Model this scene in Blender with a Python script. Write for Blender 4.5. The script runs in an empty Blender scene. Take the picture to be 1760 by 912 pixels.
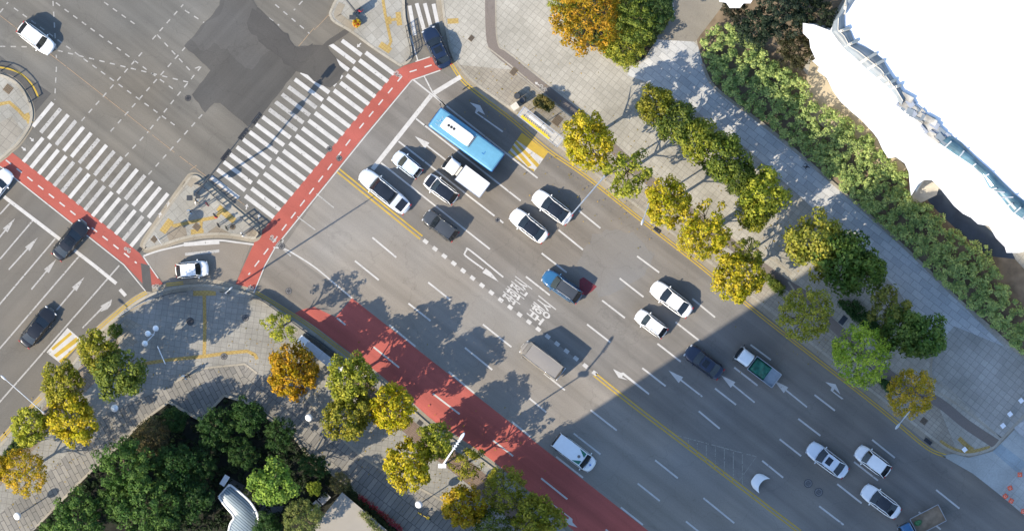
import bpy, bmesh, math, random
from mathutils import Vector, Matrix, Quaternion
R = math.radians
random.seed(7)
scene = bpy.context.scene
COL = scene.collection
PX = 16.0                                   # photo pixels per metre
def P(px, py, z=0.0):
    return Vector(((px-880)/PX, (456-py)/PX, z))

# ---------------------------------------------------------------- camera, sky, sun, exposure
cam = bpy.data.cameras.new('camera'); camo = bpy.data.objects.new('camera', cam); COL.objects.link(camo)
cam.type = 'ORTHO'; cam.ortho_scale = 110.0
camo.location = (0, 0, 220); camo.rotation_euler = (0, 0, 0)
cam.clip_start = 1.0; cam.clip_end = 1500
scene.camera = camo
SUN_AZ, SUN_EL = R(33), R(35)               # direction the shadows run, height of the sun
sd = Vector((math.cos(SUN_AZ)*math.cos(SUN_EL), math.sin(SUN_AZ)*math.cos(SUN_EL), -math.sin(SUN_EL)))
w = bpy.data.worlds.new('World'); scene.world = w; w.use_nodes = True
nt = w.node_tree
sky = nt.nodes.new('ShaderNodeTexSky'); sky.sky_type = 'NISHITA'; sky.sun_disc = False
sky.sun_elevation = SUN_EL; sky.sun_rotation = math.atan2(-sd.x, -sd.y)
sky.air_density = 1.0; sky.dust_density = 0.6; sky.ozone_density = 2.5
nt.links.new(sky.outputs[0], nt.nodes['Background'].inputs[0]); nt.nodes['Background'].inputs[1].default_value = 0.13
sun = bpy.data.lights.new('sun', 'SUN'); sun.energy = 3.35; sun.angle = R(0.35); sun.color = (1.0, 0.87, 0.69)
suno = bpy.data.objects.new('sun', sun); COL.objects.link(suno)
suno.rotation_euler = sd.to_track_quat('-Z', 'Y').to_euler(); suno.location = (-60, -40, 120)
scene.view_settings.view_transform = 'Standard'; scene.view_settings.look = 'None'
scene.view_settings.gamma = 1.0; scene.view_settings.exposure = 1.36
try: scene.view_settings.use_curve_mapping = False
except Exception: pass
scene.cycles.max_bounces = 6; scene.cycles.transparent_max_bounces = 12

# ---------------------------------------------------------------- materials
def lin(c): return tuple(((v/255+0.055)/1.055)**2.4 if v > 10 else v/255/12.92 for v in c)
MATS = {}
def newmat(name):
    m = bpy.data.materials.new(name); m.use_nodes = True
    t = m.node_tree; b = t.nodes['Principled BSDF']
    MATS[name] = m
    return m, t, b
def N(t, typ, **kw):
    n = t.nodes.new(typ)
    for k, v in kw.items():
        if k.startswith('i_'):
            key = k[2:]; n.inputs[int(key) if key.isdigit() else key].default_value = v
        else: setattr(n, k, v)
    return n
def L(t, a, b): t.links.new(a, b)
def mixc(t, blend='MIX', fac=None):
    n = t.nodes.new('ShaderNodeMix'); n.data_type = 'RGBA'; n.blend_type = blend
    if fac is not None: n.inputs[0].default_value = fac
    return n                                # in: 0 fac, 6 A, 7 B; out 2
def c4(c, k=1.0): return (c[0]*k, c[1]*k, c[2]*k, 1)
def position(t, rot=0.0, scale=(1, 1, 1)):
    g = N(t, 'ShaderNodeNewGeometry'); mp = N(t, 'ShaderNodeMapping')
    mp.inputs['Rotation'].default_value = (0, 0, rot); mp.inputs['Scale'].default_value = scale
    L(t, g.outputs['Position'], mp.inputs[0]); return mp.outputs[0]
def noise(t, vec, scale, detail=3, rough=0.55):
    n = N(t, 'ShaderNodeTexNoise'); n.inputs['Scale'].default_value = scale
    n.inputs['Detail'].default_value = detail; n.inputs['Roughness'].default_value = rough
    if vec is not None: L(t, vec, n.inputs['Vector'])
    return n.outputs['Fac']
def ramp(t, fac, stops):
    r = N(t, 'ShaderNodeValToRGB'); e = r.color_ramp.elements
    while len(e) < len(stops): e.new(0.5)
    for el, (p, c) in zip(e, stops): el.position = p; el.color = c
    L(t, fac, r.inputs[0]); return r.outputs[0]
def grey(v): return (v, v, v, 1)
def bump(t, b, h, strength=0.3, dist=0.02):
    n = N(t, 'ShaderNodeBump'); n.inputs['Strength'].default_value = strength; n.inputs['Distance'].default_value = dist
    L(t, h, n.inputs['Height']); L(t, n.outputs[0], b.inputs['Normal'])
def asphalt(name, col, var=0.16, streak=0.17, rot=R(37.7)):
    m, t, b = newmat(name)
    p = position(t); ps = position(t, -rot, (22.0, 1.0, 1.0)); ps.node.vector_type = 'TEXTURE'
    big = ramp(t, noise(t, p, 0.13, 4), [(0.3, grey(1-var)), (0.7, grey(1+var))])
    st = ramp(t, noise(t, ps, 0.75, 4), [(0.33, grey(1-streak)), (0.66, grey(1+streak))])
    fine = ramp(t, noise(t, p, 9, 2, 0.7), [(0.3, grey(0.9)), (0.7, grey(1.1))])
    warm = ramp(t, noise(t, p, 0.06, 2), [(0.35, (1.05, 1.0, 0.93, 1)), (0.65, (0.97, 1.0, 1.04, 1))])
    x = None
    for o in (big, st, fine, warm):
        mm = mixc(t, 'MULTIPLY', 1.0)
        if x is None: mm.inputs[6].default_value = c4(col)
        else: L(t, x, mm.inputs[6])
        L(t, o, mm.inputs[7]); x = mm.outputs[2]
    # cracks and stains
    v = N(t, 'ShaderNodeTexVoronoi', feature='DISTANCE_TO_EDGE'); v.inputs['Scale'].default_value = 0.16
    wv = N(t, 'ShaderNodeVectorMath', operation='ADD'); nz = N(t, 'ShaderNodeTexNoise'); nz.inputs['Scale'].default_value = 0.7; nz.inputs['Detail'].default_value = 5
    L(t, p, nz.inputs['Vector']); L(t, p, wv.inputs[0])
    sc = N(t, 'ShaderNodeVectorMath', operation='SCALE'); sc.inputs['Scale'].default_value = 1.8
    L(t, nz.outputs['Color'], sc.inputs[0]); L(t, sc.outputs[0], wv.inputs[1]); L(t, wv.outputs[0], v.inputs['Vector'])
    ck = ramp(t, v.outputs['Distance'], [(0.0, grey(0.74)), (0.008, grey(1.0))])
    mm = mixc(t, 'MULTIPLY', 0.55); L(t, x, mm.inputs[6]); L(t, ck, mm.inputs[7]); x = mm.outputs[2]
    spots = ramp(t, noise(t, p, 1.1, 2), [(0.68, grey(1.0)), (0.8, grey(0.78))])
    mm = mixc(t, 'MULTIPLY', 0.8); L(t, x, mm.inputs[6]); L(t, spots, mm.inputs[7]); x = mm.outputs[2]
    L(t, x, b.inputs['Base Color']); b.inputs['Roughness'].default_value = 0.85
    bump(t, b, noise(t, p, 40, 2), 0.25, 0.01)
    return m
def paving(name, c1, c2, mortar, bw, bh, rot=R(37.7), gap=0.03, offset=0.0, var=0.2, odd=0.0):
    m, t, b = newmat(name)
    p = position(t, rot)
    br = N(t, 'ShaderNodeTexBrick'); br.offset = offset; br.squash = 1.0
    for k, v in (('Color1', c4(c1)), ('Color2', c4(c2)), ('Mortar', c4(mortar)), ('Scale', 1.0), ('Mortar Size', gap),
                 ('Mortar Smooth', 0.3), ('Bias', 0.0), ('Brick Width', bw), ('Row Height', bh)):
        br.inputs[k].default_value = v
    L(t, p, br.inputs['Vector'])
    q = position(t)
    big = ramp(t, noise(t, q, 0.22, 4), [(0.3, (1-var, 1-var, 1-var*1.2, 1)), (0.7, (1+var, 1+var, 1+var*0.9, 1))])
    fine = ramp(t, noise(t, q, 6, 3, 0.7), [(0.3, grey(0.88)), (0.7, grey(1.1))])
    mm = mixc(t, 'MULTIPLY', 1.0); L(t, br.outputs['Color'], mm.inputs[6]); L(t, big, mm.inputs[7])
    m2 = mixc(t, 'MULTIPLY', 1.0); L(t, mm.outputs[2], m2.inputs[6]); L(t, fine, m2.inputs[7])
    L(t, m2.outputs[2], b.inputs['Base Color']); b.inputs['Roughness'].default_value = 0.8
    bump(t, b, br.outputs['Fac'], -0.3, 0.02)
    return m
def paint(name, col, wear=0.45, scale=2.2):
    """Road paint: worn through to the asphalt where the noise is low."""
    m, t, b = newmat(name)
    p = position(t)
    tone = ramp(t, noise(t, p, 1.3, 3), [(0.3, grey(0.86)), (0.7, grey(1.06))])
    mm = mixc(t, 'MULTIPLY', 1.0); mm.inputs[6].default_value = c4(col); L(t, tone, mm.inputs[7])
    L(t, mm.outputs[2], b.inputs['Base Color']); b.inputs['Roughness'].default_value = 0.6
    a = ramp(t, noise(t, p, scale, 6, 0.75), [(wear-0.05, grey(0)), (wear+0.03, grey(1))])
    L(t, a, b.inputs['Alpha'])
    return m
def plain(name, col, rough=0.6, metal=0.0, var=0.1, scale=3.0, coat=0.0, spec=0.5):
    m, t, b = newmat(name)
    tc = N(t, 'ShaderNodeTexCoord')
    f = ramp(t, noise(t, tc.outputs['Object'], scale, 3), [(0.3, grey(1-var)), (0.7, grey(1+var))])
    mm = mixc(t, 'MULTIPLY', 1.0); mm.inputs[6].default_value = c4(col); L(t, f, mm.inputs[7])
    L(t, mm.outputs[2], b.inputs['Base Color'])
    b.inputs['Roughness'].default_value = rough; b.inputs['Metallic'].default_value = metal
    b.inputs['Specular IOR Level'].default_value = spec
    if coat: b.inputs['Coat Weight'].default_value = coat; b.inputs['Coat Roughness'].default_value = 0.08
    return m
def alb(r, g, b, k=2.0):
    c = lin((r, g, b)); return tuple(v/k for v in c)

M_ROAD  = asphalt('asphalt_junction', alb(132, 129, 121))
M_BOUL  = asphalt('asphalt_boulevard', alb(147, 142, 134))
M_LIGHT = asphalt('asphalt_pale', alb(168, 162, 152), 0.10, 0.13)
M_SIDE  = asphalt('asphalt_side_road', alb(132, 128, 120), 0.12, 0.08, R(-48))
M_DARK  = asphalt('asphalt_dark', alb(96, 95, 92), 0.16, 0.12, R(-48))
M_DARK2 = asphalt('asphalt_mid', alb(104, 103, 100), 0.16, 0.12, R(-48))
M_BUSREM = asphalt('asphalt_bus_remnant', alb(149, 147, 143), 0.08, 0.06)
M_BIKE  = asphalt('asphalt_cycle_track', alb(148, 138, 130), 0.08, 0.04)
M_WHITE = paint('paint_white', alb(242, 240, 234), 0.37)
M_WORN  = paint('paint_worn', alb(214, 212, 206), 0.40, 4.0)
M_FAINT = paint('paint_faint', alb(206, 204, 197), 0.40, 5.0)
M_YELL  = paint('paint_yellow', alb(232, 195, 70), 0.34)
M_RED   = asphalt('red_surfacing', alb(200, 104, 90), 0.12, 0.10)
M_REDL  = asphalt('red_bus_lane', alb(212, 110, 99), 0.14, 0.16)
M_MAROON = paint('remnant_maroon', alb(150, 50, 62), 0.40)
M_TILE  = paving('paving_tile', alb(212, 208, 197), alb(199, 195, 184), alb(178, 174, 165), 0.62, 0.62)
M_TILE2 = paving('paving_tile_island', alb(196, 194, 186), alb(182, 179, 170), alb(164, 161, 154), 0.9, 0.9, R(-40))
M_TILE3 = paving('paving_tile_plaza', alb(186, 184, 177), alb(174, 172, 166), alb(154, 152, 146), 0.62, 0.62, R(8))
M_WALK  = paving('paving_pavement', alb(196, 188, 172), alb(182, 173, 158), alb(158, 150, 138), 0.6, 0.4)
M_SLAB  = paving('granite_slab', alb(244, 245, 243), alb(216, 219, 220), alb(186, 188, 188), 1.3, 0.7, R(37.7), 0.03, 0.5, 0.1)
M_FLAG  = paving('flagstone', alb(178, 174, 166), alb(150, 148, 144), alb(105, 104, 102), 0.55, 1.5, R(37.7), 0.035, 0.5, 0.18)
M_FLAG2 = paving('flagstone_left', alb(178, 174, 166), alb(150, 148, 144), alb(105, 104, 102), 1.5, 0.5, R(62), 0.035, 0.5, 0.18)
M_KERB  = paving('kerb_granite', alb(208, 200, 184), alb(196, 188, 172), alb(165, 158, 146), 1.0, 5.0, R(37.7), 0.02)
M_GUTTER = paving('gutter_concrete', alb(188, 178, 160), alb(180, 170, 152), alb(150, 142, 128), 1.6, 9.0, R(37.7), 0.02)
M_TACT  = paving('tactile_yellow', alb(216, 188, 116), alb(208, 178, 104), alb(186, 156, 90), 0.3, 0.3, R(37.7), 0.03)
M_APRON = paving('concrete_apron', alb(205, 210, 208), alb(198, 204, 204), alb(182, 186, 186), 3.0, 3.0, R(37.7), 0.02)
M_SOIL  = plain('soil', (0.045, 0.035, 0.022), 0.95, var=0.5, scale=1.2)
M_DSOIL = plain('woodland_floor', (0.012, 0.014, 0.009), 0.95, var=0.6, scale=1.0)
M_TANSOIL = plain('tan_ground', alb(226, 212, 182), 0.95, var=0.14, scale=0.4)
M_NAVY  = plain('navy_shade_hatch', (0.02, 0.03, 0.045), 0.35, var=0.4, scale=0.5)
M_BLACK = plain('black_metal', (0.02, 0.022, 0.025), 0.45, 0.2)
M_RAIL  = plain('dark_railing', (0.05, 0.055, 0.06), 0.5, 0.3)
M_GALV  = plain('galvanised_steel', (0.42, 0.44, 0.46), 0.45, 0.5)
M_LAMPW = plain('lamp_white', (0.72, 0.74, 0.76), 0.4)
M_GLOBE = plain('globe_glass', (0.78, 0.80, 0.82), 0.2, coat=0.4)
M_IRON  = plain('cast_iron', (0.075, 0.073, 0.07), 0.7, 0.2, var=0.3, scale=8)
M_IRONL = plain('iron_worn', (0.16, 0.155, 0.15), 0.7, 0.2, var=0.3, scale=8)
M_GRATE = plain('tree_grate', (0.16, 0.12, 0.075), 0.8, var=0.4, scale=12)
M_GLASS = plain('car_glass', (0.012, 0.016, 0.02), 0.06, spec=0.55, var=0.3, scale=0.8)
M_TYRE  = plain('tyre_rubber', (0.02, 0.02, 0.02), 0.9)
M_RIM   = plain('wheel_rim', (0.4, 0.41, 0.42), 0.3, 0.8)
M_HEAD  = plain('headlight_lens', (0.42, 0.44, 0.46), 0.15, coat=0.4)
M_TAIL  = plain('tail_light', (0.35, 0.01, 0.012), 0.2, coat=0.5)
M_BARK  = plain('bark', (0.09, 0.07, 0.05), 0.95, var=0.4, scale=6)
M_GAPW = plain('blank_gap_white', (0.86, 0.86, 0.85), 0.6, var=0.01, scale=0.2)
M_STRIPG = plain('strip_glass', (0.17, 0.20, 0.22), 0.5, var=0.35, scale=0.3)
M_TEAL  = plain('teal_glass', (0.07, 0.14, 0.18), 0.2, var=0.5, scale=0.6)
M_RUBBLE = plain('pale_stone_rubble', (0.38, 0.36, 0.31), 0.8, var=0.5, scale=0.9)
M_CONC  = plain('roof_concrete', alb(196, 190, 178), 0.85, var=0.06, scale=0.5)
M_CREAM = plain('cream_wall', (0.5, 0.47, 0.4), 0.8)
M_BRASS = plain('orange_plastic', (0.75, 0.13, 0.05), 0.5)

def foliage(name, dark=0.62):
    m, t, b = newmat(name)
    oi = N(t, 'ShaderNodeObjectInfo'); g = N(t, 'ShaderNodeNewGeometry')
    p = position(t)
    # second tone: greener and deeper clumps
    hs = N(t, 'ShaderNodeHueSaturation'); hs.inputs['Hue'].default_value = 0.53; hs.inputs['Saturation'].default_value = 1.05; hs.inputs['Value'].default_value = dark
    L(t, oi.outputs['Color'], hs.inputs['Color'])
    cl = ramp(t, noise(t, p, 0.8, 3), [(0.40, grey(0)), (0.62, grey(1))])
    mm = mixc(t); L(t, cl, mm.inputs[0]); L(t, oi.outputs['Color'], mm.inputs[6]); L(t, hs.outputs[0], mm.inputs[7])
    rv = ramp(t, g.outputs['Random Per Island'], [(0.0, (0.55, 0.62, 0.6, 1)), (0.5, (1, 1, 1, 1)), (1.0, (1.5, 1.38, 1.2, 1))])
    m2 = mixc(t, 'MULTIPLY', 1.0); L(t, mm.outputs[2], m2.inputs[6]); L(t, rv, m2.inputs[7])
    b.inputs['Roughness'].default_value = 0.6; b.inputs['Specular IOR Level'].default_value = 0.25
    L(t, m2.outputs[2], b.inputs['Base Color'])
    tr = N(t, 'ShaderNodeBsdfTranslucent'); L(t, m2.outputs[2], tr.inputs[0])
    mx = N(t, 'ShaderNodeMixShader'); mx.inputs[0].default_value = 0.36
    L(t, b.outputs[0], mx.inputs[1]); L(t, tr.outputs[0], mx.inputs[2])
    L(t, mx.outputs[0], t.nodes['Material Output'].inputs[0])
    return m
M_LEAF = foliage('leaves')

CARP = {}
def carpaint(key, col, rough=0.28, metal=0.0):
    if key not in CARP: CARP[key] = plain('car_paint_'+key, col, rough, metal, var=0.03, coat=0.6)
    return CARP[key]

# ---------------------------------------------------------------- mesh helpers
def mesh_obj(name, verts, faces, mat, parent=None, smooth=False, mats=None, midx=None):
    me = bpy.data.meshes.new(name); me.from_pydata([tuple(v) for v in verts], [], faces)
    for mt in (mats or [mat]): me.materials.append(mt)
    if midx: me.polygons.foreach_set('material_index', midx)
    if smooth: me.polygons.foreach_set('use_smooth', [True]*len(me.polygons))
    me.update()
    o = bpy.data.objects.new(name, me); COL.objects.link(o)
    if parent: o.parent = parent
    return o
class MB:
    """Collects shapes for ONE mesh."""
    def __init__(s): s.v = []; s.f = []; s.m = []; s.cur = 0
    def add(s, v, f):
        b = len(s.v); s.v += [Vector(x) for x in v]; s.f += [tuple(i+b for i in q) for q in f]; s.m += [s.cur]*len(f); return s
    def box(s, x0, x1, y0, y1, z0, z1):
        return s.add([(x0,y0,z0),(x1,y0,z0),(x1,y1,z0),(x0,y1,z0),(x0,y0,z1),(x1,y0,z1),(x1,y1,z1),(x0,y1,z1)],
              [(3,2,1,0),(4,5,6,7),(0,1,5,4),(1,2,6,5),(2,3,7,6),(3,0,4,7)])
    def tube(s, a, b, r0, r1=None, n=8, cap=True):
        r1 = r0 if r1 is None else r1
        a = Vector(a); b = Vector(b); d = (b-a).normalized()
        u = d.orthogonal().normalized(); w_ = d.cross(u)
        v = []
        for c, r in ((a, r0), (b, r1)):
            for i in range(n):
                t = 2*math.pi*i/n; v.append(c+u*math.cos(t)*r+w_*math.sin(t)*r)
        f = [(i, (i+1) % n, n+(i+1) % n, n+i) for i in range(n)]
        if cap: f += [tuple(range(n-1, -1, -1)), tuple(range(n, 2*n))]
        return s.add(v, f)
    def sphere(s, c, r, sx=1, sy=1, sz=1, nu=12, nv=8):
        c = Vector(c); v = []; f = []
        for j in range(nv+1):
            ph = math.pi*j/nv
            for i in range(nu):
                t = 2*math.pi*i/nu
                v.append(c+Vector((math.sin(ph)*math.cos(t)*r*sx, math.sin(ph)*math.sin(t)*r*sy, math.cos(ph)*r*sz)))
        for j in range(nv):
            for i in range(nu):
                f.append((j*nu+i, (j+1)*nu+i, (j+1)*nu+(i+1) % nu, j*nu+(i+1) % nu))
        return s.add(v, f)
    def poly(s, pts, z):
        """Flat polygon (concave allowed) from world xy points."""
        tri = tess(pts); return s.add([(p[0], p[1], z) for p in pts], tri)
    def prism(s, pts, z0, z1):
        pts = ccw(pts); n = len(pts); tri = tess(pts)
        s.add([(p[0], p[1], z1) for p in pts], tri)
        s.add([(p[0], p[1], z0) for p in pts]+[(p[0], p[1], z1) for p in pts], [(i, (i+1) % n, n+(i+1) % n, n+i) for i in range(n)])
        return s
    def build(s, name, mat, parent=None, smooth=False, mats=None):
        return mesh_obj(name, s.v, s.f, mat, parent, smooth, mats, s.m if mats else None)
def ccw(pts):
    a = sum(pts[i][0]*pts[(i+1) % len(pts)][1]-pts[(i+1) % len(pts)][0]*pts[i][1] for i in range(len(pts)))
    return list(pts) if a > 0 else list(reversed(pts))
from mathutils.geometry import tessellate_polygon
def tess(pts):
    v = [Vector((p[0], p[1], 0)) for p in pts]
    out = []
    for t in tessellate_polygon([v]):
        a, b, c = (v[i] for i in t)
        out.append(tuple(t) if (b-a).cross(c-a).z > 0 else (t[0], t[2], t[1]))
    return out
def W(pts): return [P(*p)[:2] for p in pts]
def curve(pts, n=6):
    """Catmull-Rom through the points."""
    out = []; q = [pts[0]]+list(pts)+[pts[-1]]
    for i in range(1, len(q)-2):
        p0, p1, p2, p3 = (Vector(q[j][:2]) for j in (i-1, i, i+1, i+2))
        for k in range(n):
            t = k/n
            out.append(tuple(0.5*((2*p1)+(p2-p0)*t+(2*p0-5*p1+4*p2-p3)*t*t+(3*p1-p0-3*p2+p3)*t**3)))
    out.append(tuple(pts[-1][:2])); return out
def offset_line(pts, d):
    """Shift a polyline sideways by d (left positive), world units."""
    out = []
    for i, p in enumerate(pts):
        a = Vector(pts[max(i-1, 0)]); b = Vector(pts[min(i+1, len(pts)-1)])
        t = (b-a).normalized(); out.append((p[0]-t.y*d, p[1]+t.x*d))
    return out
def band(mb, pts, d0, d1, z0, z1=None):
    """A strip between two offsets of a polyline; with z1 a raised bar."""
    a = offset_line(pts, d0); b = offset_line(pts, d1); n = len(pts)
    if z1 is None:
        mb.add([(p[0], p[1], z0) for p in a]+[(p[0], p[1], z0) for p in b],
               [(i, i+1, n+i+1, n+i) if d1 > d0 else (n+i, n+i+1, i+1, i) for i in range(n-1)])
    else:
        for i in range(n-1):
            q = ccw([a[i], a[i+1], b[i+1], b[i]]); mb.prism(q, z0, z1)
def line(mb, a, b, wpx, z):
    """A painted line between two photo pixels."""
    A, B = P(*a), P(*b); d = (B-A).normalized(); n_ = Vector((-d.y, d.x, 0))*wpx/PX/2
    mb.add([(p.x, p.y, z) for p in (A-n_, B-n_, B+n_, A+n_)], [(0, 1, 2, 3)])
def struct(o, kind='structure'): o['kind'] = kind; return o
def sheet(name, pts, mat, z, kind='structure'):
    mb = MB(); mb.poly(W(pts), z); return struct(mb.build(name, mat), kind)
def empty(name, loc, rz=0):
    o = bpy.data.objects.new(name, None); COL.objects.link(o); o.location = loc; o.rotation_euler = (0, 0, rz); o.empty_display_size = 0.3; return o
def tag(o, label, cat, group=None):
    o['label'] = label; o['category'] = cat
    if group: o['group'] = group
    return o
# ================================================================ THE SETTING
def jag(pts, amp=1.6, step=9, seed=2):
    rnd = random.Random(seed); out = []
    for i in range(len(pts)):
        a, b = Vector(pts[i]), Vector(pts[(i+1) % len(pts)]); n = max(1, int((b-a).length/step))
        for k in range(n): q = a+(b-a)*k/n; out.append((q.x+rnd.uniform(-amp, amp), q.y+rnd.uniform(-amp, amp)))
    return out
sheet('ground', [(-9000, -9000), (11000, -9000), (11000, 10000), (-9000, 10000)], M_WALK, -0.06)
sheet('road', [(-900, -900), (2700, -900), (2700, 1900), (-900, 1900)], M_ROAD, 0.0)
# boulevard surface and its paler carriageway
sheet('boulevard_road', [(700,137),(755,120),(800,150),(885,200),(950,248),(1200,440),(1490,668),(1640,790),(1800,905),(2700,1580),(2400,2100),(960,912),(585,615),(505,545),(440,502),(472,424)], M_BOUL, 0.004)
sheet('pale_carriageway', [(578,292),(724,408),(1018,638),(1375,912),(1500,1010),(1300,1080),(1115,912),(605,512),(520,450),(490,420)], M_LIGHT, 0.008)
sheet('bus_remnant_patch', jag([(1012,410),(1040,395),(1085,398),(1100,412),(1128,440),(1105,470),(1060,500),(1030,508),(1000,478),(988,455)], 4), M_BUSREM, 0.008)  # pale tint stands in for the faded remains of a bus
sheet('side_road', [(-300,140),(0,276),(18,268),(125,380),(212,456),(252,500),(215,525),(160,575),(70,690),(15,745),(-60,830),(-400,1200)], M_SIDE, 0.004)
sheet('turning_lane', [(246,440),(290,428),(350,416),(432,418),(402,494),(320,487),(287,493)], asphalt('asphalt_turn', alb(160,152,140), .08, .05), 0.006)
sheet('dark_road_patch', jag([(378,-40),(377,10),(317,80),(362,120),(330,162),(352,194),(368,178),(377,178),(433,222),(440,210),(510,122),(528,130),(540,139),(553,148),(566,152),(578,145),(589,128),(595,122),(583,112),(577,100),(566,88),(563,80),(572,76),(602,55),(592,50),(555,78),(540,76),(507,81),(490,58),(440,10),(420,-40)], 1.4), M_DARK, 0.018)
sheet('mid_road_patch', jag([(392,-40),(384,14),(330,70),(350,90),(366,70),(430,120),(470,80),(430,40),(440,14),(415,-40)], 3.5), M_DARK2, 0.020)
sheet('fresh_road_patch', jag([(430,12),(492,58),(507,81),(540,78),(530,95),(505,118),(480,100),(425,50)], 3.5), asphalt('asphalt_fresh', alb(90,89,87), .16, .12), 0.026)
sheet('dark_verge_patch', [(0,96),(40,128),(88,161),(60,194),(40,160),(0,120)], M_DARK2, 0.006)
# red surfacing
RZ = 0.010
sheet('red_cycle_crossing', [(680,122),(695,113),(739,99),(770,92),(775,112),(755,120),(707,137),(630,228),(472,424),(454,456),(435,503),(402,494),(419,456),(440,410),(592,227)], M_RED, RZ)
sheet('red_side_crossing', [(22,263),(185,390),(240,435),(256,458),(285,493),(250,492),(212,452),(125,383),(0,285),(-60,235),(-30,222)], M_RED, RZ)
sheet('red_bus_lane', [(500,541),(518,532),(540,527),(577,545),(605,512),(1115,912),(1300,1060),(1200,1140),(967,912),(880,834),(837,799),(760,742),(712,708),(665,660),(590,612),(540,575)], M_REDL, RZ)
sheet('vehicle_remnant_patch', [(996,480),(1003,476),(1026,492),(1018,500),(1006,508),(996,500)], M_MAROON, 0.014)  # red colour stands in for a leftover piece of a vehicle
sheet('trench_patch', [(242,452),(257,456),(262,502),(246,500)], M_DARK2, 0.014)

# ---------------------------------------------------------------- pavements (raised blocks) and their kerbs
KZ = 0.13
def pavement(name, pts, mat, kerb, side, kw=0.28, gutter=0.55, gname='gutter'):
    mb = MB(); mb.prism(W(pts), -0.05, KZ); struct(mb.build(name, mat))
    k = MB(); kp = W(kerb); band(k, kp, 0.0, side*-kw, -0.04, KZ+0.024)
    struct(k.build('kerb', M_KERB))
    if gutter:
        g = MB(); band(g, kp, side*0.0, side*gutter, 0.012); struct(g.build(gname, M_GUTTER))
def fixband(mb, *a): band(mb, *a)
NE_K = curve([(757,-60),(758,0),(766,55),(777,98),(801,131),(832,157),(885,194),(950,245),(1015,294),(1110,368),(1205,441),(1325,537),(1495,671),(1555,718),(1605,757),(1630,774),(1665,783),(1706,772),(1723,756),(1765,712)], 4)
pavement('pavement_plaza', NE_K+[(2600,300),(2300,-700),(757,-700)], M_TILE, NE_K, -1)
SW_K = curve([(-260,1075),(-120,900),(0,762),(15,746),(70,688),(110,640),(165,574),(220,527),(252,507),(287,495),(320,489),(360,488),(400,496),(440,508),(490,538),(535,567),(590,608),(640,644),(690,686),(740,730),(775,752),(837,795),(880,830),(917,862),(967,906),(1100,1015),(1900,1640)], 4)
pavement('pavement_corner', SW_K+[(1900,2700),(-1000,2700),(-1000,1700)], M_TILE3, SW_K, 1)
ISL_W = curve([(-120,135),(-40,122),(0,127),(27,140),(47,165),(56,190),(54,212),(45,230),(30,250),(19,259),(0,275),(-60,315)], 4)
pavement('pavement_island_west', ISL_W+[(-160,315)], M_TILE2, ISL_W, 1, gutter=0.25)
ISL_D = curve([(248,428),(245,422),(248,414),(257,400),(290,352),(322,308),(328,302),(334,301),(341,303),(352,312),(395,349),(437,384),(445,393),(445,403),(441,409),(432,411),(405,406),(376,404),(350,405),(329,408),(305,414),(287,420),(265,427),(254,430),(248,428)], 3)
pavement('pavement_island', ISL_D[:-1], M_TILE2, ISL_D, 1, gutter=0.3)
ISL_T = curve([(640,-60),(588,-10),(571,20),(571,28),(577,36),(606,53),(640,78),(684,107),(690,109),(700,104),(705,94),(702,72),(696,45),(692,20),(690,-60)], 4)
pavement('pavement_island_north', ISL_T, M_TILE2, ISL_T, 1, gutter=0.25)
# pavement surfaces
Z1, Z2, Z3 = KZ+0.004, KZ+0.008, KZ+0.012
def strip(name, pts, wpx, mat, z, n=5):
    mb = MB(); band(mb, W(curve(pts, n)), -wpx/PX/2, wpx/PX/2, z); return struct(mb.build(name, mat))
sheet('pavement_strip', NE_K[10:-14]+[(1640,762),(1612,695),(1530,660),(1440,578),(1340,490),(1255,437),(1110,326),(990,210),(880,120),(790,112)], M_WALK, Z1)
strip('cycle_track', [(842,-20),(842,0),(845,70),(860,92),(880,108),(940,156),(997,202),(1115,310),(1260,422),(1345,484),(1385,510),(1440,566),(1530,645),(1612,690),(1660,728),(1713,763)], 17, M_BIKE, Z2)
mb = MB()
band(mb, W(curve([(852,-20),(852,0),(856,74),(882,96),(1007,194)], 6)), -0.08, 0.08, Z3)
band(mb, W(curve([(1120,300),(1262,410),(1328,446),(1361,472)], 5)), -0.1, 0.1, Z3)
band(mb, W([(1355,484),(1366,500)]), -0.1, 0.1, Z3)
band(mb, W(curve([(1540,640),(1630,684),(1724,755)], 5)), -0.1, 0.1, Z3)
band(mb, W(curve([(836,80),(884,118),(988,206)], 5)), -0.07, 0.07, Z3)
struct(mb.build('track_edging', M_KERB))
SL = [(1192,72),(1240,0),(1290,-60),(1230,-60),(1150,0),(1158,22),(1128,66),(1120,95),(1098,112),(1082,118),(1078,130),(1110,140),(1180,180),(1290,260),(1400,360),(1480,430),(1545,500),(1590,575),(1608,596),(1640,620),(1700,690),(1752,745),(1830,800),(1900,700),(1760,628),(1690,560),(1600,470),(1560,430),(1440,322),(1320,225),(1240,160),(1215,120),(1205,85)]
sheet('granite_path', SL, M_SLAB, Z2)
mb = MB(); band(mb, W(curve([(1208,110),(1222,142),(1250,168),(1330,228),(1440,322),(1560,430),(1640,508),(1700,560),(1735,592),(1790,640)], 5)), -0.16, 0.16, Z2, Z2+0.12)
band(mb, W(curve([(1028,82),(1040,96),(1060,111),(1075,117)], 5)), -0.12, 0.12, Z1, Z1+0.15)
band(mb, W(curve([(1608,596),(1601,625),(1603,650),(1620,664)], 5)), -0.08, 0.08, Z1, Z1+0.08)
struct(mb.build('planter_kerb', M_KERB))
sheet('asphalt_footpath', [(1150,-40),(1160,24),(1125,68),(1195,72),(1250,0),(1290,-40)], asphalt('asphalt_footpath', alb(168,166,158), .1, .05), Z3+.006)
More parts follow.
